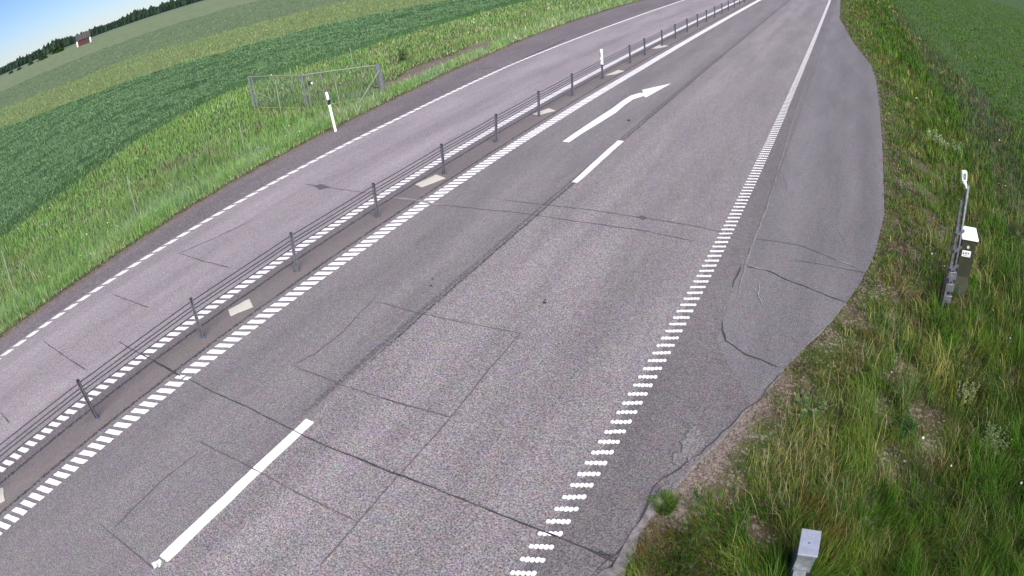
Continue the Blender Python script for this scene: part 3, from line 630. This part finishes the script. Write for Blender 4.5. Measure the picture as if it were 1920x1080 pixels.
# galvanised box by the mast foot
zl = .28; cs = [hit(*p, zl) for p in ((1495.5,1038),(1533.5,1043.5),(1541.5,995),(1505.5,990.5))]
Xb = (cs[1]-cs[0]); wb = np.linalg.norm(Xb); Xb = Xb/wb; Yb = (cs[3]-cs[0]); Yb = Yb-Xb*(Yb@Xb); db = np.linalg.norm(Yb); Yb = Yb/db
c0 = cs[0]; zg = float(terr(c0[0], c0[1]))-.1
bx = thing('junction_box', 'galvanised metal box with a flat pale lid, cut off by the bottom edge', 'electrical box', (c0+cs[2])/2*[1, 1, 0]+[0, 0, zg])
def bb(u0, u1, v0, v1, z0, z1): return [np.array([c0[0], c0[1], 0])+Xb*u+Yb*v+np.array([0, 0, z]) for z in (z0, z1) for u, v in ((u0, v0), (u1, v0), (u1, v1), (u0, v1))]
mb = MB(); mb.add(bb(0, wb, 0, db, zl-.028, zl), BF); ld = mb.build('lid', M_GALVL, bx, bevel=.004)
mb = MB(); a_ = np.linspace(0, 2*math.pi, 11)[:-1]; cc_ = np.array([c0[0], c0[1], 0])+Xb*wb*.5+Yb*db*.45
mb.add([cc_+[.016*math.cos(a), .016*math.sin(a), zl] for a in a_]+[cc_+[.012*math.cos(a), .012*math.sin(a), zl+.008] for a in a_], [tuple(range(10, 20))]+[(i, (i+1) % 10, (i+1) % 10+10, i+10) for i in range(10)]); mb.build('lid_bolt', M_GALV, ld)
mb = MB(); mb.add(bb(.012, wb-.012, .012, db-.012, zg, zl-.03), BF); by = mb.build('box_body', M_GALV, bx, bevel=.005)
mb = MB(); mb.add(bb(.03, wb*.78, -.085, .010, zg+.05, zl-.30), BF); mb.build('front_cover', M_GALV, by, bevel=.006)
mb = MB(); mb.add(bb(wb*.80, wb+.03, -.05, .008, zl-.40, zl-.32), BF); mb.tube([bb(wb*.9, 0, -.06, 0, zl-.36, 0)[0], bb(wb*.9, 0, -.12, 0, zl-.36, 0)[0]], .014, 8); mb.build('cable_gland', M_BLACK, by, bevel=.004)
# red barn far off
Bb = hit(158, 84, -.9); dv = Bb/np.linalg.norm(Bb[:2])*[1, 1, 0]; sc_ = np.linalg.norm(Bb[:2])/300.
barn = thing('red_barn', 'small dark red barn with white corner boards on the far side of the pale field', 'barn', Bb)
Mb = axes([0, 0, 1], [-dv[1], dv[0], 0]); Mb[:, 0] *= -1; Mb[:, 1] = np.cross(Mb[:, 2], Mb[:, 0])
def bp(x, y, z): return Bb+Mb@np.array([x, y, z])*sc_
mb = MB(); hw_, hd_ = 3.2, 3.; mb.add([bp(x, y, z) for z in (0, 3) for x, y in ((-hw_, -hd_), (hw_, -hd_), (hw_, hd_), (-hw_, hd_))]+[bp(-hw_, 0, 5.2), bp(hw_, 0, 5.2)], [(0,1,5,4),(2,3,7,6),(1,2,6,9,5),(3,0,4,8,7)]); bw = mb.build('wall', M_RED, barn)
mb = MB(); mb.add([bp(x, y, z+dz) for dz in (0, .2) for x, y, z in ((-hw_-.4, -hd_-.4, 2.75), (hw_+.4, -hd_-.4, 2.75), (hw_+.4, 0, 5.25), (-hw_-.4, 0, 5.25), (-hw_-.4, hd_+.4, 2.75), (hw_+.4, hd_+.4, 2.75))], [(0,1,2,3),(3,2,5,4),(6,7,8,9),(9,8,11,10),(0,6,7,1),(4,5,11,10),(0,3,9,6),(3,4,10,9),(1,7,8,2),(2,8,11,5)]); mb.build('roof', M_ROOF, barn)
for x in (-hw_, hw_): 
    mb = MB(); mb.add([bp(x+a, -hd_-b, z) for z in (0, 2.9) for a, b in ((-.3, .06), (.3, .06), (.3, -.1), (-.3, -.1))], BF); mb.build('corner_board', M_WHITE, barn)
mb = MB(); mb.add([bp(x, y, z) for z in (0, 2.3) for x, y in ((.2, -3.08), (2.2, -3.08), (2.2, -2.98), (.2, -2.98))], BF); mb.build('door', M_BLACK, bw)
# ---------------------------------------------------------------- fields
CN = np.array([(-25,-60),(-26,-5),(-26.8,5.3),(-27.6,7.4),(-28.8,10.6),(-31,15),(-31.6,17.7),(-32.6,21),(-32.8,24),(-31,31),(-30.8,45),(-31,75),(-31,400)], float)
B1 = np.array([(-95,-60),(-75,5),(-69,17),(-65.5,18.7),(-59.7,24.5),(-54.5,32.7),(-51,36.2),(-45,48),(-40,60),(-34,75),(-33,400)], float)
B2 = np.array([(-130,-60),(-110,5),(-101,25.5),(-92,33),(-86.5,43),(-77,50),(-70,62),(-60,80),(-50,400)], float)
B3 = np.array([(-200,-60),(-185,5),(-173,44),(-165,60),(-150,95),(-130,140),(-100,400)], float)
B4 = np.array([(-460,-100),(-400,123),(-370,250),(-340,400)], float)
fld = lambda T, y: np.interp(y, T[:, 1], T[:, 0])
yf = np.array([-60, -50, -42, -35, -30]+list(np.arange(-26, 60, .45))+geom(60, 400, .6, 1.06))
def sheet(name, A, B, z0, amp, n, mat, label, ns=(.8, .8), edge=0.):
    U0, U1 = fld(A, yf), fld(B, yf); t = np.linspace(0, 1, n)[None]
    U = U0[:, None]*(1-t)+U1[:, None]*t; Y = np.repeat(yf[:, None], n, 1); Xx = U+off(Y)
    Z = -.9+z0+amp*(fnoise(Xx*ns[0], Y*ns[1], 31, 3)-.5)
    Z[:, 0] = -.98; Z[:, -1] = -.98; U1_ = U.copy()
    if edge: Z[:, 1] = np.minimum(Z[:, 1], -.9+z0)
    V = np.stack([Xx, Y, Z], -1).reshape(-1, 3); idx = np.arange(len(V)).reshape(Y.shape)
    f = np.stack([idx[:-1, :-1], idx[1:, :-1], idx[1:, 1:], idx[:-1, 1:]], -1).reshape(-1, 4)
    return tag(npmesh(name, V, [f], mat, smooth=True), label, kind='structure')
M_CROP = cover('dark_crop', ((.040, .085, .032), (.052, .105, .042), (.028, .062, .022)), 1.5, fine=5)
M_FA = cover('yellow_crop', ((.15, .205, .085), (.18, .235, .10), (.12, .17, .065)), 1., stretch=(1, 1.3, 1), fine=3)
M_FB = cover('grey_green_crop', ((.11, .155, .085), (.135, .18, .10), (.09, .125, .062)), .35, stretch=(1, .6, 1), fine=5)
M_FC = cover('pale_crop', ((.16, .21, .115), (.18, .22, .115), (.15, .20, .12)), .1, fine=4, bump=.1)
M_FD = cover('hay_strip', ((.13, .18, .12), (.17, .21, .16), (.08, .12, .055)), .15, fine=2, bump=.1)
sheet('field', CN, B1, .42, .22, 110, M_CROP, 'dark bluish green crop field left of the wire fence')
sheet('field', B1, B2, .22, .2, 90, M_FA, 'yellowish green field beyond the dark crop', edge=1)
sheet('field', B2-[1.4, 0], B3, .3, .25, 60, M_FB, 'grey green field beyond the yellowish one', (.3, .3), edge=1)
sheet('field', B3-[1., 0], B4, .2, .1, 40, M_FC, 'pale green field in front of the far wood', (.1, .1))
sheet('field', B4-[2., 0], B4-[140., 0], .1, .1, 12, M_FD, 'pale hay strip at the foot of the far wood', (.1, .1))
# far wood: reads as one mass
def wood():
    V = []; Fq = []; T3 = []; cols = []; base = 0; r = np.random.default_rng(3)
    for i in range(2600):
        az = R_(r.uniform(-108, -25)); row = r.integers(0, 6); D = 520+row*7+r.uniform(-3, 3)
        x, y = D*math.sin(az), D*math.cos(az); h = (5.7+row*.35)*r.uniform(.8, 1.18)*(1+.14*math.sin(az*40)+.1*math.sin(az*97)); w_ = h*r.uniform(.26, .42)
        conif = r.random() < .6; n = 6; rings = [(0, .5), (.12, 1.), (.4, .85 if not conif else .72), (.7, .62 if not conif else .36), (1., .04)]
        c = np.array([.014, .030, .024])*r.uniform(.7, 1.4) if conif else np.array([.022, .045, .024])*r.uniform(.8, 1.3)
        for z, s in rings:
            for k in range(n):
                a = 2*math.pi*k/n+r.uniform(-.3, .3); rr = w_*s*r.uniform(.7, 1.3); V.append((x+rr*math.cos(a), y+rr*math.sin(a), -1.+h*z+r.uniform(-.2, .2))); cols.append(c)
        for q_ in range(4):
            for k in range(n): Fq.append((base+q_*n+k, base+q_*n+(k+1) % n, base+(q_+1)*n+(k+1) % n, base+(q_+1)*n+k))
        base += n*5
    tag(npmesh('wood', V, [np.array(Fq)], M_GRASS, col=np.array(cols)), 'dark distant wood along the horizon', 'wood', kind='stuff')
wood()
def leafball(c, r, n, size, col, rs, zs=1.):
    g = rs.normal(size=(n, 3)); g /= np.linalg.norm(g, axis=1)[:, None]; g *= rs.uniform(.45, 1.1, (n, 1))*(1+.3*rs.normal(size=(n, 1))*.4); g[:, 2] = np.abs(g[:, 2])*1.2*zs-.15
    P = np.asarray(c)+g*r; a = rs.normal(size=(n, 3)); a /= np.linalg.norm(a, axis=1)[:, None]; b = np.cross(a, rs.normal(size=(n, 3))); b /= np.linalg.norm(b, axis=1)[:, None]
    V = np.stack([P-a*size, P+b*size*.6, P+a*size, P-b*size*.6], 1).reshape(-1, 3); F_ = np.arange(4*n).reshape(n, 4)
    cl = np.repeat(np.array(col)*rs.uniform(.7, 1.35, (n, 1)), 4, 0); return V, F_, cl
rs = np.random.default_rng(5)
shr = [((21,138), 1.6, 'small dark bush at the far field edge, nearest the left picture edge'), ((36,131.5), 1.7, 'small dark bush at the far field edge, second from the left'), ((58,121.5), 2.0, 'dark round bush at the far field edge, midway along the row'), ((81,112), 3.4, 'tallest dark bush of the row at the far field edge'), ((106,99), 3.6, 'wide low dark bush at the far field edge, left of a smaller one touching it'), ((114,97), 2.6, 'dark bush on the barn side of the row at the far field edge')]
for p_, s_, lb in shr:
    B_ = hit(*p_, -.9); B_[:2] *= .985; s2 = s_*np.linalg.norm(B_[:2])/400*1.0
    o = thing('field_bush', lb, 'bush', B_, 'bushes along the far field edge')
    V, F_, cl = leafball(B_, s2, 260, s2*.22, (.03, .055, .018), rs); npm = npmesh('foliage', V-B_, [F_], M_GRASS, parent=o, col=cl)
    mb = MB(); mb.tube([B_, B_+[0, 0, s2*.6]], .1, 6); mb.build('stem', M_ROOF, o)
# ---------------------------------------------------------------- grasses
def blades(name, P, Hh, W, lean, az, col, label, cat='grass', tipw=.0, droop=.35):
    n = len(P); fa = rng.uniform(0, 2*math.pi, n); sx = np.stack([np.cos(fa), np.sin(fa), 0*fa], 1)
    ld = np.stack([np.cos(az), np.sin(az), 0*az], 1)
    b0 = P-sx*W[:, None]/2; b1 = P+sx*W[:, None]/2
    mid = P+ld*(lean*Hh*.35)[:, None]; mid[:, 2] += Hh*.55
    tip = P+ld*(lean*Hh)[:, None]; tip[:, 2] += Hh*(1-droop*lean)
    m0 = mid-sx*W[:, None]*.42; m1 = mid+sx*W[:, None]*.42
    V = np.stack([b0, b1, m1, m0, tip], 1).reshape(-1, 3); i = np.arange(n)[:, None]*5
    q_ = i+np.array([[0, 1, 2, 3]]); t_ = i+np.array([[3, 2, 4]])
    o = npmesh(name, V, [q_, t_], M_GRASS, col=np.repeat(col, 5, 0)); return tag(o, label, cat, kind='stuff')
def polar(n, r0_, r1_, a0, a1):
    r = r0_*(r1_/r0_)**rng.random(n); a = R_(a0)+(R_(a1)-R_(a0))*rng.random(n); return r*np.sin(a), r*np.cos(a), r
def mixcol(pal, wts, xy=None, k=7., sc=1.):
    W_ = np.stack(wts, 1); W_ = np.clip(W_, 1e-6, None)
    if xy is not None:                                              # plants of one kind grow together in clumps
        for j in range(W_.shape[1]): W_[:, j] *= np.exp(k*(fnoise(xy[0]*(1.3+.35*(j % 3))*sc, xy[1]*(1.3+.35*(j % 3))*sc, 300+j*13, 4)-.5)*2)
    W_ /= W_.sum(1, keepdims=True); pk = (W_.cumsum(1) < rng.random(len(W_))[:, None]).sum(1); pk = np.clip(pk, 0, len(pal)-1)
    c = np.array(pal)[pk]; return c*rng.uniform(.72, 1.35, (len(c), 1))
GRN = (.055, .120, .016); DGR = (.030, .078, .012); OLV = (.110, .118, .030); STR = (.30, .25, .12); RED = (.12, .078, .034); BGR = (.085, .165, .022); GRY = (.10, .140, .060); LIM = (.14, .18, .040); BLU = (.085, .115, .070)
# bare patches on the right verge: (pixel, radius in metres)
bare = [((1722,312),.45),((1735,365),.42),((1750,415),.38),((1690,345),.3),((1765,450),.35),((1715,480),.3),((1585,592),.32),((1560,640),.22),((1480,735),.30),((1425,775),.28),((1400,830),.42),((1350,890),.32),((1270,950),.22),((1740,800),.36),((1748,850),.30),((1680,880),.30),((1650,770),.25),((1700,700),.22),((1430,1010),.22),((1660,555),.25),((1680,600),.2),((1880,135),.3)]
bp_ = np.array([hit(*p) for p, _ in bare]); br_ = np.array([r for _, r in bare])*1.25
def bareness(x, y):
    d = np.hypot(x[:, None]-bp_[None, :, 0], y[:, None]-bp_[None, :, 1])/br_[None]; 
    return np.clip(1.4-d.min(1)-.9*(fnoise(x*4, y*4, 77)-.5), 0, 1)
# RIGHT VERGE
x, y, r = polar(640000, 2.6, 240, -22, 88); u = x-off(y); d = u-redge(y)
jit = .16*(fnoise(x*2.5, y*2.5, 5)-.42)*2
gravel_w = np.interp(y, [3, 4.5, 5.5, 6.5, 7.5, 9], [.08, .18, .26, .14, .0, -.03])
keep = (d > -.07) & ((d > gravel_w+jit) | ((d > .06) & (fnoise(x*2.1, y*2.1, 44) > .56))) & (rng.random(len(x)) > .93*bareness(x, y)) 
cl_ = fnoise(x*1.7, y*1.7, 11); keep &= rng.random(len(x)) < .35+1.3*cl_
x, y, r, d = x[keep], y[keep], r[keep], d[keep]; z = terr(x, y)
n1 = fnoise(x*.8, y*.8, 21); n2 = fnoise(x*.55+9, y*.55, 22); n3 = fnoise(x*2.4, y*2.4, 23); n4 = fnoise(x*1.1, y*1.1, 24)
near_edge = np.clip(1-(d-.1)/.7, 0, 1); ditch = np.exp(-((d-5.6-.06*(y-20))/1.1)**2)*np.clip((y-11)/6, 0, 1); far = 1/(1+np.exp(-(d-8.2)/.35)); dry = np.exp(-((d-7.5)/.6)**2)*np.clip((y-8)/5, 0, 1)
lush = np.clip((d-2.6)/1.2, 0, 1)*(1-far)*(1-ditch); mid2 = np.exp(-((d-2.2)/1.1)**2)
strawp = np.clip((n1-.50)*5, 0, 1)*np.clip(1-d/4.5, 0, 1)
col = mixcol([GRN, DGR, OLV, STR, RED, BGR, GRY, BLU, LIM],
   [1.0+1.0*lush+2.5*np.clip((n3-.5)*4, 0, 1)*(1-far)+1.2*near_edge+.8*far, .30+1.6*lush+.5*far, .55+.9*mid2+.5*dry, .06+.6*strawp+.14*mid2+.9*dry, .09+.8*np.clip((n2-.55)*5, 0, 1)*(1-far)*(1-lush), .35+.9*far+.2*lush+.3*near_edge, .16+.2*mid2, 12*ditch, .05+.2*mid2], (x, y), 5.5)
hh = (.07+.20*np.clip(d/1.6, 0, 1)+.10*lush)*rng.uniform(.55, 1.45, len(x))*(1-.35*far)*(.65+.7*n4); hh = np.where(far > .5, hh*.8, hh)
ww = np.maximum(.0058, r*.0010)*rng.uniform(.7, 1.5, len(x))*(1-.15*far)
cl2 = fnoise(x*3.2, y*3.2, 91); hh = hh*(.45+1.1*cl2)*(1+.25*(cl2 > .55)); waz = 2.4+7*(vnoise(x*2.2, y*2.2, 92)-.5)+rng.normal(0, .55, len(x))
blades('verge_grass', np.stack([x, y, z-.01], 1), hh, ww, rng.uniform(.1, .9, len(x)), waz, col*np.where(far > .5, 1., 1.)[:, None]*np.where(far[:, None] > .5, np.array([.82, 1.12, .46]), np.array([.92, 1.06, .72]))*(1+.35*(fnoise(x*.45, y*.45, 95)-.5))[:, None], 'mixed green and brown grass growing on the slope right of the road')
# straw stalks with seed heads near the box
x, y, r = polar(26000, 2.8, 22, -5, 80); u = x-off(y); d = u-redge(y); n1 = fnoise(x*1.3, y*1.3, 41)
keep = (d > .5) & (d < 6.5) & (rng.random(len(x)) < np.clip((n1-.42)*3, 0.03, 1)) & (bareness(x, y) < .5); x, y, r = x[keep], y[keep], r[keep]; z = terr(x, y)
blades('seed_stalks', np.stack([x, y, z], 1), rng.uniform(.3, .62, len(x)), np.maximum(.005, r*.0007), rng.uniform(.3, .95, len(x)), 2.2+rng.normal(0, .6, len(x)), mixcol([STR, (.36, .31, .17), GRY, LIM], [1+0*x, .5+0*x, .8+0*x, .7+0*x]), 'pale dry seed stalks bending among the right-hand grass', 'seed stalks')
# white flowers
def flowers(xs, ys, zs, size, label):
    n = len(xs); V = []; 
    a = np.linspace(0, 2*math.pi, 7)[:-1]; P = np.stack([xs, ys, zs], 1); til = rng.normal(0, .35, (n, 2))
    ring = np.stack([np.cos(a), np.sin(a)], 1)
    X_ = P[:, None, 0]+size[:, None]*ring[None, :, 0]; Y_ = P[:, None, 1]+size[:, None]*ring[None, :, 1]; Z_ = P[:, None, 2]+size[:, None]*(ring[None, :, 0]*til[:, :1]+ring[None, :, 1]*til[:, 1:])
    V = np.stack([X_, Y_, Z_], -1).reshape(-1, 3); tag(npmesh('white_flowers', V, [np.arange(6*n).reshape(n, 6)], M_FLOWER), label, 'flowers', kind='stuff')
M_FLOWER = simple('flower_white', (.62, .62, .52), .7, 0, .15, 30)
x, y, r = polar(750, 3, 40, 5, 80); u = x-off(y); d = u-redge(y); k_ = (d > .9) & (d < 9) & (fnoise(x*.9, y*.9, 61) > .5) & (rng.random(len(x)) < .35); x, y = x[k_], y[k_]
flowers(x, y, terr(x, y)+rng.uniform(.15, .38, len(x)), rng.uniform(.010, .024, len(x))*np.maximum(1, np.hypot(x, y)/12), 'scattered small white flowers in the grass right of the road')
# stones on the bare soil
def stones(pts, label):
    V = []; Ff = []; 
    for (x_, y_, z_, s_) in pts:
        b = len(V); 
        for (a, bb_, c) in ((1,0,0),(0,1,0),(-1,0,0),(0,-1,0),(0,0,.6),(0,0,-.6)): V.append((x_+s_*a*rng.uniform(.7, 1.3), y_+s_*bb_*rng.uniform(.7, 1.3), z_+s_*c))
        Ff += [(b, b+1, b+4), (b+1, b+2, b+4), (b+2, b+3, b+4), (b+3, b, b+4), (b+1, b, b+5), (b+2, b+1, b+5), (b+3, b+2, b+5), (b, b+3, b+5)]
    tag(npmesh('gravel', V, [np.array(Ff)], simple('stone', (.17, .135, .115), .9, 0, .4, 6)), label, 'gravel', kind='stuff')
pts = []
for c_, r_ in zip(bp_, br_):
    for _ in range(int(170*r_/.3)):
        a = rng.uniform(0, 6.28); q_ = r_*math.sqrt(rng.random())*1.15; X_, Y_ = c_[0]+q_*math.cos(a), c_[1]+q_*math.sin(a)
        if X_-float(off(Y_))-float(redge(Y_)) > .05: pts.append((X_, Y_, float(terr(X_, Y_))+.003, rng.uniform(.004, .016)))
for _ in range(5500):
    Y_ = rng.uniform(2.5, 30); g_ = float(np.interp(Y_, [3, 4.5, 6, 7.5, 9, 30], [.2, .3, .35, .2, .07, .05])); dq = abs(rng.normal(0, g_)); X_ = float(redge(Y_)+off(Y_))+.03+dq
    pts.append((X_, Y_, float(terr(X_, Y_))+.002, rng.uniform(.003, .011)))
for _ in range(7000):
    Y_ = -2+40*rng.random()**1.2; dq = abs(rng.normal(0, .22)); X_ = float(ledge(Y_)+off(Y_))-.03-dq
    pts.append((X_, Y_, float(terr(X_, Y_))+.002, rng.uniform(.006, .018)))
stones(pts, 'loose gravel and stones on the bare verge soil')
# LEFT VERGE
tr_ = hit(np.array([722., 760, 800, 840, 880, 900]), np.array([162., 150, 128, 112, 99, 88])); trw = .9
def track_sheet():
    A_ = [tr_[0]-(tr_[1]-tr_[0])*.3]+list(tr_)+[tr_[-1]+(tr_[-1]-tr_[-2])*2]; P = []
    for a, b in zip(A_[:-1], A_[1:]):
        n = max(2, int(np.linalg.norm(b-a)/.3)); P += [a+(b-a)*k/n for k in range(n)]
    V = []; W_ = 7
    for i, p_ in enumerate(P):
        t_ = P[min(i+1, len(P)-1)]-P[max(i-1, 0)]; t_ = t_[:2]/(np.linalg.norm(t_[:2])+1e-9); n_ = np.array([-t_[1], t_[0]])
        for k in range(W_):
            f = (k/(W_-1)-.5)*1.5*(1+.5*(float(vnoise(i*.35, k*.1, 8))-.5)); q_ = p_[:2]+n_*f; V.append((q_[0], q_[1], float(terr(q_[0], q_[1]))+.035-.02*(k in (0, W_-1))*2+.02*float(vnoise(i*.9, k*.9, 5))))
    idx = np.arange(len(V)).reshape(-1, W_); f_ = np.stack([idx[:-1, :-1], idx[:-1, 1:], idx[1:, 1:], idx[1:, :-1]], -1).reshape(-1, 4)
    tag(npmesh('dirt_track', V, [f_], cover('track_soil', ((.17, .135, .115), (.21, .175, .15), (.12, .095, .07)), 2., fine=9), smooth=True), 'brown rutted dirt track in the left verge beyond the gate', kind='structure')
track_sheet()
def trackdist(x, y):
    m_ = np.full(len(x), 9.)
    for a, b in zip(tr_[:-1], tr_[1:]):
        ab = (b-a)[:2]; t = np.clip(((x-a[0])*ab[0]+(y-a[1])*ab[1])/(ab@ab), 0, 1); m_ = np.minimum(m_, np.hypot(x-a[0]-t*ab[0], y-a[1]-t*ab[1]))
    return m_
def trackness(x, y):
    m_ = np.full(len(x), 9.)
    for a, b in zip(tr_[:-1], tr_[1:]):
        ab = (b-a)[:2]; t = np.clip(((x-a[0])*ab[0]+(y-a[1])*ab[1])/(ab@ab), 0, 1); m_ = np.minimum(m_, np.hypot(x-a[0]-t*ab[0], y-a[1]-t*ab[1]))
    return np.clip(1.5-m_/trw-.8*(fnoise(x*2, y*2, 9)-.5), 0, 1)
x, y, r = polar(430000, 13.5, 110, -104, -12); u = x-off(y); d = ledge(y)-u; cr = fld(CN, y)
jit = .35*(fnoise(x*1.6, y*1.6, 15)-.45)
keep = (d > .44+jit*.7) & (u > cr-.3) & (rng.random(len(x)) > .92*trackness(x, y)); keep &= rng.random(len(x)) < .5+.9*fnoise(x*1.1, y*1.1, 16)
x, y, r, d, u, cr = [q_[keep] for q_ in (x, y, r, d, u, cr)]; z = terr(x, y); tocrop = u-cr
n1 = fnoise(x*.5, y*.5, 51); n2 = fnoise(x*.35+4, y*.35, 52); n3 = fnoise(x*1.4, y*1.4, 53)
ne = np.clip(1-(d-.2)/1.0, 0, 1); v1 = np.exp(-((d-5.6)/.8)**2); v2 = np.clip((d-6.2)/1.5, 0, 1); gatezone = np.exp(-(((x+25)/3.)**2+((y-22)/3.)**2)); fary = np.clip((y-22)/10, 0, 1)
col = mixcol([GRN, DGR, OLV, STR, RED, BGR, GRY, LIM],
   [1.1+.8*v1, .25+.9*v1, .45+1.1*ne+.6*fary+.5*v2*n1, .08+.45*ne+.5*np.clip((n1-.5)*5, 0, 1)*(d > 1)*(d < 5)+.25*fary, .06+.35*ne+1.2*gatezone+.7*np.clip((n2-.6)*5, 0, 1)*(d > 5), .75+1.6*v2*(1-fary*.7), .75*(d < 5.2)+.35, .45+.3*ne], (x, y), 3., .5)
hh = (.10+.34*np.clip((d-.1)/1.4, 0, 1))*rng.uniform(.6, 1.4, len(x))*(.6+.8*n3)*np.where(v2 > .4, .5, 1)*np.clip(.25+.75*(trackdist(x, y)-.8)/1.6, .25, 1)*np.where(d < .9, .55, 1)
blades('verge_grass', np.stack([x, y, z-.01], 1), hh, np.maximum(.006, r*.00075)*rng.uniform(.7, 1.4, len(x)), rng.uniform(.05, .75, len(x)), rng.uniform(0, 6.28, len(x)), (col*.7+col.mean(0)*.3)*np.array([2.2, 2.3, 3.7])*(1+.3*(fnoise(x*.3, y*.3, 96)-.5))[:, None], 'tall green grass growing between the left edge of the road and the crop')
x, y, r = polar(900, 14, 50, -80, -15); u = x-off(y); d = ledge(y)-u; k_ = (d > .5) & (u > fld(CN, y)) & (rng.random(len(x)) < .35)
x, y = x[k_], y[k_]; flowers(x, y, terr(x, y)+rng.uniform(.25, .45, len(x)), rng.uniform(.02, .04, len(x)), 'scattered small white flowers in the left verge')
# CROP leaves
x, y, r = polar(640000, 26, 120, -102, -18); u = x-off(y); a_, b_ = fld(CN, y), fld(B1, y); keep = (u < a_+.15) & (u > b_-.1)
st = fnoise((u-a_)*.75, y*.16, 71); st2 = fnoise(x*1.6, y*1.6, 72); keep &= rng.random(len(x)) < np.clip((st*.6+st2*.4-.34)*9, .05, 1)*np.where(np.min([np.abs((a_-u)-q0-.25*np.sin(y*.15)) for q0 in (6.5, 8.3, 18.5, 20.3, 30.5, 32.3)], 0) < .17, .12, 1)
x, y, r, u, a_, b_ = [q_[keep] for q_ in (x, y, r, u, a_, b_)]; z = -.9+.36*np.clip((a_-u)/((a_-b_)/109), 0, 1)+.22*(fnoise(x*.8, y*.8, 31, 3)-.5)
col = mixcol([(.135, .250, .115), (.108, .21, .090), (.165, .285, .145), (.145, .235, .095)], [1+0*x, .7+0*x, .8+0*x, .3+0*x])
blades('crop_leaves', np.stack([x, y, z], 1), rng.uniform(.10, .26, len(x)), np.maximum(.015, r*.00095)*rng.uniform(.7, 1.4, len(x)), rng.uniform(.3, 1.4, len(x)), rng.uniform(0, 6.28, len(x)), col, 'bluish green leaves covering the crop field', 'crop leaves')
x, y, r = polar(150000, 45, 260, -98, -30); u = x-off(y); a_, b_ = fld(B1, y), fld(B3, y); bb2 = fld(B2, y); keep = (u < a_) & (u > b_) & ((u > bb2) | (u < bb2-1.4)); 
st = fnoise(x*.25, y*.25, 81); x, y, r, u, bb2, st = [q_[keep] for q_ in (x, y, r, u, bb2, st)]; inA = u > bb2
col = mixcol([(.18, .25, .10), (.245, .29, .13), (.13, .19, .07), (.15, .215, .115)], [.8*inA+.2, .5*inA*(st > .5)+.1*inA, .35*inA+.1, 1.3*(~inA)+.2])
blades('field_stalks', np.stack([x, y, np.where(inA, -.72, -.62)+0*x], 1), rng.uniform(.12, .35, len(x))*np.where(inA, 1, .6), r*.0011*rng.uniform(.6, 1.3, len(x)), rng.uniform(.2, .9, len(x)), rng.uniform(0, 6.28, len(x)), col, 'yellowish stalks standing in the far fields', 'crop stalks')
# individual weeds
def weed(px, py, h_, rad, n, size, col, label, name='weed_plant', up=1.):
    B_ = hit(px, py); rs2 = np.random.default_rng(int(px)); o = thing(name, label, 'plant', B_); Vs = []; Fs = []; Cs = []; nb = 0
    mb = MB()
    for s_ in range(max(3, n//26)):
        a = rs2.uniform(0, 6.28); q_ = rad*math.sqrt(rs2.random()); hh_ = h_*rs2.uniform(.6, 1.1); b0 = B_+[q_*math.cos(a)*.6, q_*math.sin(a)*.6, 0]; t0 = B_+[q_*math.cos(a)*1.1, q_*math.sin(a)*1.1, hh_]
        mb.tube([b0, t0], .004, 4); m_ = 26; f = rs2.uniform(.15, 1, (m_, 1)); P = b0+(t0-b0)*f; a2 = rs2.uniform(0, 6.28, m_); dr_ = np.stack([np.cos(a2), np.sin(a2), rs2.uniform(-.1, .7, m_)*up], 1); sd_ = np.stack([-np.sin(a2), np.cos(a2), 0*a2], 1)
        sz = size*rs2.uniform(.6, 1.3, (m_, 1))*(1.15-.4*f)
        V = np.stack([P, P+dr_*sz*.5+sd_*sz*.28, P+dr_*sz, P+dr_*sz*.5-sd_*sz*.28], 1).reshape(-1, 3); Vs.append(V); Fs.append(np.arange(4*m_).reshape(m_, 4)+nb); nb += 4*m_; Cs.append(np.repeat(np.array(col)*rs2.uniform(.75, 1.3, (m_, 1)), 4, 0))
    mb.build('stem', simple('weed_stem', (.10, .14, .05), .7), o); npmesh('foliage', np.concatenate(Vs)-B_, [np.concatenate(Fs)], M_GRASS, parent=o, col=np.concatenate(Cs))
weed(756, 118, 1.15, .28, 420, .13, (.045, .12, .025), 'tall dark green bushy weed by the dirt track beyond the gate')
weed(1745, 268, .45, .30, 260, .09, (.40, .45, .24), 'pale yellow-green weed clump in the right verge, upper left one of a trailing group')
weed(1765, 280, .45, .35, 320, .09, (.38, .44, .24), 'pale yellow-green weed clump in the middle of the trailing group on the right')
weed(1793, 292, .5, .36, 330, .10, (.27, .38, .19), 'leafy grey-green weed clump at the lower right end of the trailing group')
weed(1693, 818, .32, .15, 240, .055, (.04, .12, .03), 'small dark green leafy plant beside the bare stony patch')
weed(1512, 772, .20, .26, 360, .07, (.15, .21, .08), 'low spreading grey-green plant near the asphalt edge')
weed(1805, 760, .55, .22, 300, .06, (.24, .29, .12), 'tall pale feathery weed on the right of the stony patch')
weed(1850, 850, .55, .30, 360, .055, (.18, .25, .11), 'tall grey-green weed close to the right picture edge')
def tuft(px, py, rad, h_, n, label):
    B_ = hit(px, py); q_ = rad*np.sqrt(rng.random(n)); a = rng.uniform(0, 6.28, n); P = B_+np.stack([q_*np.cos(a), q_*np.sin(a), 0*a], 1); P[:, 2] = terr(P[:, 0], P[:, 1])
    o = thing('grass_tuft', label, 'grass tuft', B_); ob = blades('blades', P, h_*rng.uniform(.5, 1.2, n), rng.uniform(.006, .011, n), rng.uniform(.3, 1., n), a+rng.normal(0, .5, n), mixcol([GRN, BGR, LIM], [1+0*a, .8+0*a, .5+0*a]), None)
    del ob['category'], ob['kind']; ob.parent = o; ob.location = (-B_[0], -B_[1], -B_[2])
tuft(1245, 950, .13, .16, 420, 'small bright green grass tuft growing alone on the gravel strip')
